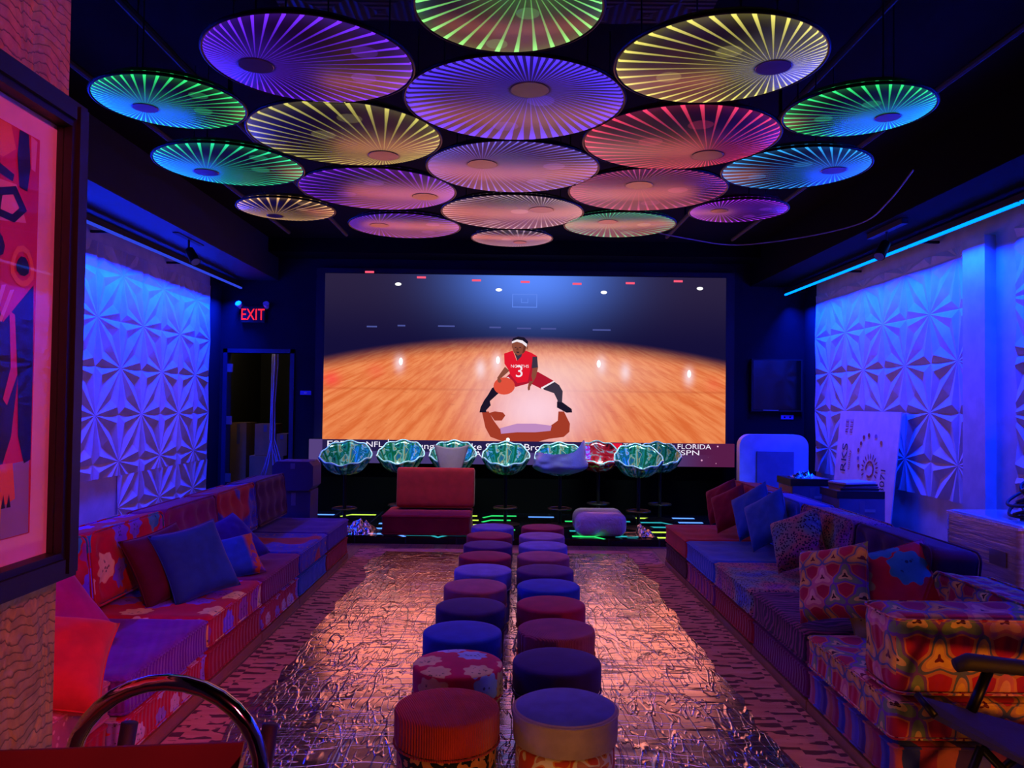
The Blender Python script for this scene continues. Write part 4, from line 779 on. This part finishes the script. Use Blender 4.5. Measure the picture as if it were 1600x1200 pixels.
carton('tall brown carton at the bottom of the storeroom stack', -3.98, -3.46, 12.1, 12.6, 0.0, 0.82, M_carton, GB); carton('brown carton topmost of the storeroom stack', -3.92, -3.60, 12.15, 12.5, 0.825, 1.31, M_carton, GB); carton('smaller brown carton beside the topmost one in the storeroom', -3.585, -3.42, 12.15, 12.5, 0.825, 1.16, M_carton, GB); carton('dim brown carton behind the door hinges in the storeroom', -4.35, -4.1, 12.3, 12.8, 0.0, 1.32, M_carton, GB)
hc = thing('hanging_cables', 'bundle of pale cables hanging down inside the doorway', 'cables', (-3.5, 11.72, 0.0)); M_cbl = plain('pale_cable', '#b0a8b8', 0.5)
rr = random.Random(5)
for k in range(9):
    ox, oy = rr.uniform(-0.035, 0.035), rr.uniform(-0.03, 0.03); sp_ = rr.uniform(-0.22, 0.2)
    MB().tube([(ox, oy, 2.98), (ox * 1.3, oy, 2.2), (ox * 0.8 - 0.02, oy, 1.6), (ox - 0.02, oy, 1.1), (ox + sp_ * 0.5, oy, 0.75), (ox + sp_, oy, 0.45)], 0.008, 6).build('cable', M_cbl, hc, smooth='all')
M_lid = plain('black_box_lid', '#14141e', 0.35)
def gbox(lab, x0, x1, y0, y1, h, mat, side):
    b = carton(lab, x0, x1, y0, y1, 0.0, h - 0.07, mat, 'grey boxes behind the sofa', side)
    MB().box(-(x1 - x0) / 2 - 0.02, (x1 - x0) / 2, -(y1 - y0) / 2, (y1 - y0) / 2, h - 0.068, h).build('lid', M_lid, b); MB().box(0.02, 0.12, -(y1 - y0) / 2 - 0.006, -(y1 - y0) / 2 - 0.001, h - 0.19, h - 0.165).build('label_plate', M_grey, b); return b
gbox('grey box with black lid and wooden side behind the blue sofa unit', 2.83, 3.22, 7.8, 8.2, 0.955, M_cartg, M_carton)
gbox('larger grey box with black lid in front of the leaning board', 3.04, 3.46, 7.2, 7.6, 0.905, M_cartg, None)
bk = thing('magazine_stack', 'untidy pile of papers on the larger grey box', 'papers', (3.24, 7.4, 0.906), None)
for k in range(4): MB().box(-0.16, 0.2, -0.13 + 0.01 * k, 0.13, k * 0.018, k * 0.018 + 0.016).build('sheet_bundle', [M_lid, M_paper, M_lid, M_white][k], bk).rotation_euler = (0, 0, 0.12 * k)
tag(MB().grid(20, 20, lambda u, v: (2.86 + 0.3 * u, 7.85 + 0.25 * v, 0.958 + 0.06 * math.sin(PI * u) * math.sin(PI * v) * abs(mn.noise((u * 9, v * 9, 1))) * 2)).build('plastic_scrap', M_film, smooth='all', recalc=False), 'scrap of clear plastic on the grey box with the wooden side', 'plastic sheet')
fp = thing('round_cornered_board', 'white round-cornered board with a recessed panel standing against the dark wall', 'board', (3.62, 10.75, 0.0))
b = rbox(0.96, 1.30, 0.14, 0.069, (16, 16, 6))
o = None
pts = [(x, z) for x, z, _ in rrect(0.94, 1.22, 0.16, 0.0, 8)]
vs = [(x, -0.07, z + 0.68) for x, z in pts] + [(x, 0.07, z + 0.68) for x, z in pts]; k = len(pts)
MB().add(vs, [tuple(range(k)), tuple(range(k, 2 * k))[::-1]] + [(i, i + k, (i + 1) % k + k, (i + 1) % k) for i in range(k)]).build('board', plain('white_foam', '#b8bcd0', 0.6), fp)
MB().box(-0.24, 0.26, -0.10, -0.072, 0.30, 1.06).build('panel', plain('grey_foam', '#6a7090', 0.6), fp)
MB().box(-0.3, 0.3, -0.09, 0.09, 0.0, 0.068).build('foot', M_grey, fp)
# leaning poster board with a sun emblem
pb = thing('poster_board', 'tall pale board with RKS lettering and a sun emblem leaning on the panelled wall', 'poster board', (0, 0, 0))
M_post = plain('poster_paper', '#d0b8b8', 0.6)
def PB(s, z, d=0.0):  # s: 0 at the far edge, 1 at the near edge
    return (4.02 + (z - 0.05) * 0.10 - d, 9.85 - 1.52 * s, z)
MB().add([PB(0, 0.02), PB(1, 0.02), PB(1, 1.63), PB(0, 1.63), PB(0, 0.02, -0.012), PB(1, 0.02, -0.012), PB(1, 1.63, -0.012), PB(0, 1.63, -0.012)], [(0, 1, 2, 3), (4, 7, 6, 5), (0, 4, 5, 1), (1, 5, 6, 2), (2, 6, 7, 3), (3, 7, 4, 0)]).build('board', M_post, pb)
K1 = plain('ink_dark', '#1c1428', 0.6); K2 = plain('ink_red', '#8a1430', 0.6); K3 = plain('ink_orange', '#c06a30', 0.6); K4 = plain('ink_purple', '#6a4a90', 0.6)
tilt = math.atan(0.10)
def ptext(s, st_, z, h, mat, al='LEFT'):
    o = text('lettering', s, h, mat, pb, PB(st_, z, 0.004), (0, 0, 0), al); o.rotation_euler = Matrix(((math.sin(tilt), 0, -math.cos(tilt)), (0, 1, 0), (math.cos(tilt), 0, math.sin(tilt)))).to_euler(); return o
ptext('RKS', 0.20, 0.88, 0.21, K1); ptext('REE', 0.26, 1.36, 0.11, K2); ptext('REE', 0.18, 1.36, 0.11, K2); ptext('sunday', 0.27, 0.92, 0.09, K3); ptext('1708071', 0.86, 0.50, 0.15, K1)
em = MB()
def blob(mb, s, z, ry, rz, mi, n=12, rot=0.0):
    mb.poly([PB(s + (ry * math.cos(a) * math.cos(rot) - rz * math.sin(a) * math.sin(rot)) / 1.52, z + ry * math.cos(a) * math.sin(rot) + rz * math.sin(a) * math.cos(rot), 0.004) for a in [2 * PI * i / n for i in range(n)]], mi)
for i in range(13):
    a = PI * (-0.15 + 1.3 * i / 12); blob(em, 0.61 - math.cos(a) * 0.155 / 1.0 * 0.75, 0.97 + math.sin(a) * 0.15, 0.035, 0.010, 1, rot=PI - a)
for i in range(22):
    a = PI * (0.0 + 1.65 * i / 21); s0, z0_ = 0.61 - math.cos(a) * 0.06, 0.97 + math.sin(a) * 0.085; blob(em, s0, z0_, 0.016, 0.016, 0 if i % 3 else 2, 8)
for (a, b_, mi) in ((385, 255, 3), (330, 250, 1), (290, 270, 0), (272, 320, 1), (255, 375, 1), (258, 440, 3), (268, 500, 1), (430, 300, 2), (370, 655, 3)): q = MB(); blob(q, (a - 60) / 490, 1.63 - (b_ - 65) / 985 * 1.45, 0.03, 0.024, 0); q.build('emblem_dot', [K2, K2, K3, K4][mi], pb, recalc=False)
em.build('sun_emblem', [K2, K2, K3, K4], pb, recalc=False)
# wrapped crate with a cable bundle on top
t = NT('shrink_wrap'); o = t.obj(); x, y, z = t.sep(o)
n = t.noise(t.vm('MULTIPLY', o, (1.5, 1.5, 26)), 1.6, 4, 0.6, 0.4)[0]
M_shrink = t.end(t.pbsdf(t.ramp(n, [(0.35, '#9a8078'), (0.6, '#b89c92')]), 0.22, 0, t.bump(n, 0.5, 0.02), Coat_Weight=0.6))
cr = thing('wrapped_crate', 'large shrink-wrapped crate behind the dark plum sofa back', 'crate', (3.75, 5.52, 0))
rbox(0.86, 0.84, 0.92, 0.02, (12, 12, 16)).build('body', M_shrink, cr, smooth='all')
MB().box(-0.435, 0.435, -0.425, 0.425, 0.885, 0.905).build('film_edge', M_wrap, cr)
for (a, b_) in ((0.1, 0.62), (0.1, 0.42)): MB().box(-0.438, -0.433, -0.3, -0.12, b_, b_ + 0.1).build('paper_label', plain('label_grey', '#6a5c70', 0.6), cr)
cb = thing('cable_bundle', 'tangled bundle of black cables on top of the wrapped crate', 'cables', (3.78, 5.35, 0.925))
rr = random.Random(11)
for k in range(16):
    R1 = rr.uniform(0.16, 0.36); ph = rr.uniform(0, 6.28); pts = []
    for i in range(72):
        a = ph + i * 0.11; pts.append((R1 * math.cos(a) * (1 + 0.1 * math.sin(3 * a)) * 0.8, R1 * math.sin(a) * 0.9, max(0.014, 0.03 + 0.014 * k + 0.06 * math.sin(a * 1.7 + k))))
    MB().tube(pts, 0.011, 7).build('cable', M_black if k % 3 else plain('blue_black_cable', '#181c4a', 0.4), cb, smooth='all')
for k in range(3): MB().box(-0.22 + 0.1 * k, -0.16 + 0.1 * k, -0.1 - 0.05 * k, -0.05 - 0.05 * k, 0.0, 0.04).build('plug', M_grey, cb)

# ------------------------------------------------------------------ framed picture on the near wall end
fm = thing('framed_picture', 'large framed abstract painting in reds with pink mat on the near wall end', 'picture', (-1.055, 1.30, 1.81))
def fbox(mb, h0, h1, v0, v1, d0, d1): mb.box(d0, d1, h0, h1, v0, v1)
HY, HZ = 0.535, 0.545
mb = MB(); a = 0.062
fbox(mb, HY - a, HY, -HZ, HZ, 0.003, 0.055); fbox(mb, -HY, -HY + a, -HZ, HZ, 0.003, 0.055); fbox(mb, -HY + a, HY - a, HZ - a, HZ, 0.003, 0.055); fbox(mb, -HY + a, HY - a, -HZ, -HZ + a, 0.003, 0.055)
fbox(mb, HY - a + 0.015, HY - 0.012, -HZ + 0.012, HZ - 0.012, 0.055, 0.065); fbox(mb, -HY + a, HY - a, HZ - a + 0.015, HZ - 0.012, 0.055, 0.065); fbox(mb, -HY + a, HY - a, -HZ + 0.012, -HZ + a - 0.015, 0.055, 0.065)
mb.build('frame', plain('dark_lacquered_frame', '#090605', 0.5), fm)
MB().box(0.003, 0.02, -HY + a, HY - a, -HZ + a, HZ - a).build('mat_board', plain('pale_mat_board', '#d8b0d0', 0.6), fm)
art = MB().box(0.02, 0.023, -HY + 0.13, HY - 0.13, -HZ + 0.118, HZ - 0.118).build('canvas', plain('painted_red', '#c01828', 0.5), fm)
AR = [plain('paint_black', '#09070c', 0.5), plain('paint_orange', '#d8702a', 0.5), plain('paint_pink', '#d88a90', 0.5), plain('paint_lilac', '#8a80b0', 0.5), plain('paint_yellow', '#d8a850', 0.5), plain('paint_dark', '#160e1a', 0.5), plain('paint_red', '#c8282c', 0.5)]
ab = MB(); rr = random.Random(21)
def splot(y, z, ry, rz, mi, lay, jag=0.2, n=16):
    pts = []
    for i in range(n):
        q = 2 * PI * i / n; k = 1 + rr.uniform(-jag, jag)
        pts.append((0.0235 + 0.0006 * lay, max(-0.40, min(0.40, y + ry * k * math.cos(q))), max(-0.42, min(0.42, z + rz * k * math.sin(q)))))
    ab.poly(pts, mi)
def hv(px, py): return (0.215 + px * 0.00224, -0.135 - (py - 637) * 0.0013)
def ap(pts, mi, lay): ab.poly([(0.0235 + 0.0006 * lay, max(-0.40, min(0.402, hv(*p)[0])), max(-0.425, min(0.425, hv(*p)[1]))) for p in pts], mi)
def loop(cx, cy, rx, ry, w_, mi, lay, n=12, sq=0.0):
    o_ = [(cx + rx * (1 + 0.1 * math.sin(3 * q)) * math.cos(q), cy + ry * (1 + sq * math.cos(2 * q + 1)) * math.sin(q)) for q in [2 * PI * i / n for i in range(n)]]
    for i in range(n):
        a1, b1 = o_[i], o_[(i + 1) % n]; f_ = 1 - w_
        ap([a1, b1, (cx + (b1[0] - cx) * f_, cy + (b1[1] - cy) * f_), (cx + (a1[0] - cx) * f_, cy + (a1[1] - cy) * f_)], mi, lay)
ap([(-60, 190), (40, 200), (48, 240), (30, 262), (-60, 250)], 1, 1); ap([(-60, 262), (10, 268), (46, 282), (44, 294), (0, 284), (-60, 280)], 0, 2)
ap([(52, 196), (66, 205), (70, 260), (66, 300), (54, 298), (50, 250)], 0, 2); ap([(70, 205), (80, 210), (78, 262), (72, 260)], 2, 1)
ap([(10, 300), (50, 296), (66, 352), (14, 366)], 2, 1); loop(40, 332, 26, 34, 0.45, 0, 3, 5, 0.2); loop(22, 400, 13, 21, 0.5, 0, 3, 9)
loop(62, 424, 18, 34, 0.3, 1, 2, 12); loop(62, 424, 10, 16, 0.99, 0, 3, 10)
ap([(-80, 470), (20, 458), (36, 520), (80, 450), (82, 560), (60, 600), (52, 700), (40, 745), (-80, 750)], 5, 1)
for k_ in range(4): ap([(8 + k_ * 12, 452 + k_ * 5), (14 + k_ * 12, 450 + k_ * 5), (6 + k_ * 9, 520), (2 + k_ * 9, 518)], 2, 3)
loop(6, 590, 14, 62, 0.3, 6, 3, 14); loop(4, 590, 7, 34, 0.4, 2, 4, 12); ap([(44, 500), (52, 505), (58, 600), (44, 650), (38, 640), (48, 590)], 6, 3)
for k_ in range(5): ap([(6 + k_ * 6, 668 - k_ * 4), (10 + k_ * 6, 664 - k_ * 4), (2 + k_ * 5, 704 - k_ * 4), (-2 + k_ * 5, 702 - k_ * 4)], 2, 3)
ap([(58, 560), (82, 560), (82, 740), (72, 745), (62, 700)], 0, 2); ap([(40, 745), (80, 740), (82, 880), (24, 890), (30, 800)], 3, 1)
ap([(-80, 745), (55, 742), (60, 800), (30, 815), (-80, 790)], 1, 2); ap([(-80, 780), (20, 765), (20, 890), (-80, 900)], 5, 3); ap([(20, 775), (40, 800), (38, 885), (20, 890)], 4, 3)
for k_ in range(4): ap([(26 + k_ * 8, 790), (29 + k_ * 8, 812), (23 + k_ * 8, 812)], 0, 4)
ab.build('painted_shapes', AR, fm, recalc=False)
t = NT('picture_glass'); g = t.n('ShaderNodeBsdfGlossy'); g.inputs['Roughness'].default_value = 0.02; tr = t.n('ShaderNodeBsdfTransparent'); mx = t.n('ShaderNodeMixShader'); mx.inputs[0].default_value = 0.025
t.t.links.new(tr.outputs[0], mx.inputs[1]); t.t.links.new(g.outputs[0], mx.inputs[2]); M_pglass = t.end(mx.outputs[0])
MB().box(0.034, 0.037, -HY + a, HY - a, -HZ + a, HZ - a).build('glass', M_pglass, fm)

# ------------------------------------------------------------------ hand truck and carton at the camera's feet
ht = thing('hand_truck', 'hand truck with a chrome hoop handle and black grips', 'hand truck', (-0.605, 1.42, 0))
hoop = [(-0.15, 0, 0.05), (-0.15, 0, 0.6), (-0.168, 0, 0.95)] + [(-0.17 * math.cos(a * PI / 16), 0, 1.01 + 0.158 * math.sin(a * PI / 16)) for a in range(17)] + [(0.168, 0, 0.95), (0.15, 0, 0.6), (0.15, 0, 0.05)]
MB().tube(hoop, 0.0145, 16).build('hoop_handle', M_chrome, ht, smooth='all')
M_rub = plain('black_rubber', '#0e0e14', 0.7)
for k in (-1, 1):
    MB().tube([(k * 0.13 + 0.015, 0.03, 0.90), (k * 0.13 + 0.03, 0.04, 0.98), (k * 0.13 + 0.04, 0.05, 1.075)], 0.015, 12).build('grip', M_rub, ht, smooth='all')
    MB().tube([(k * 0.2, 0.05, 0.11), (k * 0.25, 0.05, 0.11)], 0.11, 20).build('wheel', M_rub, ht, smooth=True)
for z in (0.3, 0.6, 0.9): MB().tube([(-0.15, 0, z), (0.15, 0, z)], 0.01, 8).build('crossbar', M_blackmetal, ht, smooth='all')
MB().box(-0.2, 0.2, -0.28, 0.0, 0.0, 0.015).build('toe_plate', M_blackmetal, ht)
cx = thing('open_carton', 'tall dark red carton with a raised flap in front of the hand truck', 'box', (-0.66, 1.23, 0.016)); M_cred = plain('dark_red_carton', '#5a1414', 0.7)
MB().box(-0.2, 0.2, -0.12, 0.12, 0.0, 0.995).build('body', M_cred, cx)
MB().add([(-0.2, 0.12, 0.99), (0.2, 0.12, 0.99), (0.215, 0.13, 1.075), (-0.215, 0.13, 1.055), (-0.2, 0.114, 0.99), (0.2, 0.114, 0.99), (0.215, 0.124, 1.075), (-0.215, 0.124, 1.055)], [(0, 1, 2, 3), (4, 7, 6, 5), (2, 6, 7, 3), (0, 3, 7, 4), (1, 5, 6, 2)]).build('flap', M_cred, cx)
MB().add([(0.205, 0.12, 0.99), (0.2, -0.12, 0.99), (0.235, -0.1, 1.03), (0.222, 0.128, 1.07)], [(0, 1, 2, 3)]).build('side_flap', M_carton, cx)

# ------------------------------------------------------------------ folding chair
fc = thing('folding_chair', 'black folding chair with navy sling seat in front of the honeycomb sofa end', 'chair', (1.95, 2.95, 0)); M_navy = plain('navy_sling', '#141450', 0.8, grain=0.3)
MB().add([(-0.35, 0.10, 0.565), (-0.335, 0.03, 0.525), (-0.05, -0.22, 0.41), (0.45, -0.28, 0.28), (0.5, 0.12, 0.33), (0.1, 0.12, 0.44)], [(0, 1, 2, 5), (2, 3, 4, 5)]).build('sling_seat', M_navy, fc).modifiers.new('thickness', 'SOLIDIFY').thickness = 0.02
MB().tube([(-0.36, 0.1, 0.57), (-0.335, 0.02, 0.52)], 0.014, 10).build('front_bar', M_blackmetal, fc, smooth='all')
def arm(y):
    pr = [(-0.20, 0.675), (-0.15, 0.69), (0.1, 0.665), (0.45, 0.62)]
    return MB().tube([(x, y, z) for x, z in pr], [0.026, 0.034, 0.03, 0.028], 12)
arm(0.12).build('armrest', M_rub, fc, smooth='all'); arm(-0.30).build('armrest', M_rub, fc, smooth='all').location = (0.35, 0, -0.02)
MB().tube([(-0.07, 0.12, 0.66), (-0.16, 0.11, 0.47)], 0.02, 10).build('arm_post', M_blackmetal, fc, smooth='all')
MB().tube([(-0.21, -0.06, 0.44), (-0.40, -0.10, 0.02)], 0.016, 10).build('leg', M_blackmetal, fc, smooth='all'); MB().tube([(-0.21, -0.06, 0.44), (0.20, -0.10, 0.02)], 0.016, 10).build('leg', M_blackmetal, fc, smooth='all')
MB().tube([(0.15, 0.12, 0.42), (-0.30, 0.14, 0.02)], 0.016, 10).build('leg', M_blackmetal, fc, smooth='all'); MB().tube([(0.1, 0.12, 0.44), (0.42, 0.14, 0.02)], 0.016, 10).build('leg', M_blackmetal, fc, smooth='all')
MB().add([(0.5, 0.12, 0.33), (0.45, -0.28, 0.28), (0.75, -0.28, 0.95), (0.8, 0.12, 1.0)], [(0, 1, 2, 3)]).build('sling_back', M_navy, fc).modifiers.new('thickness', 'SOLIDIFY').thickness = 0.02
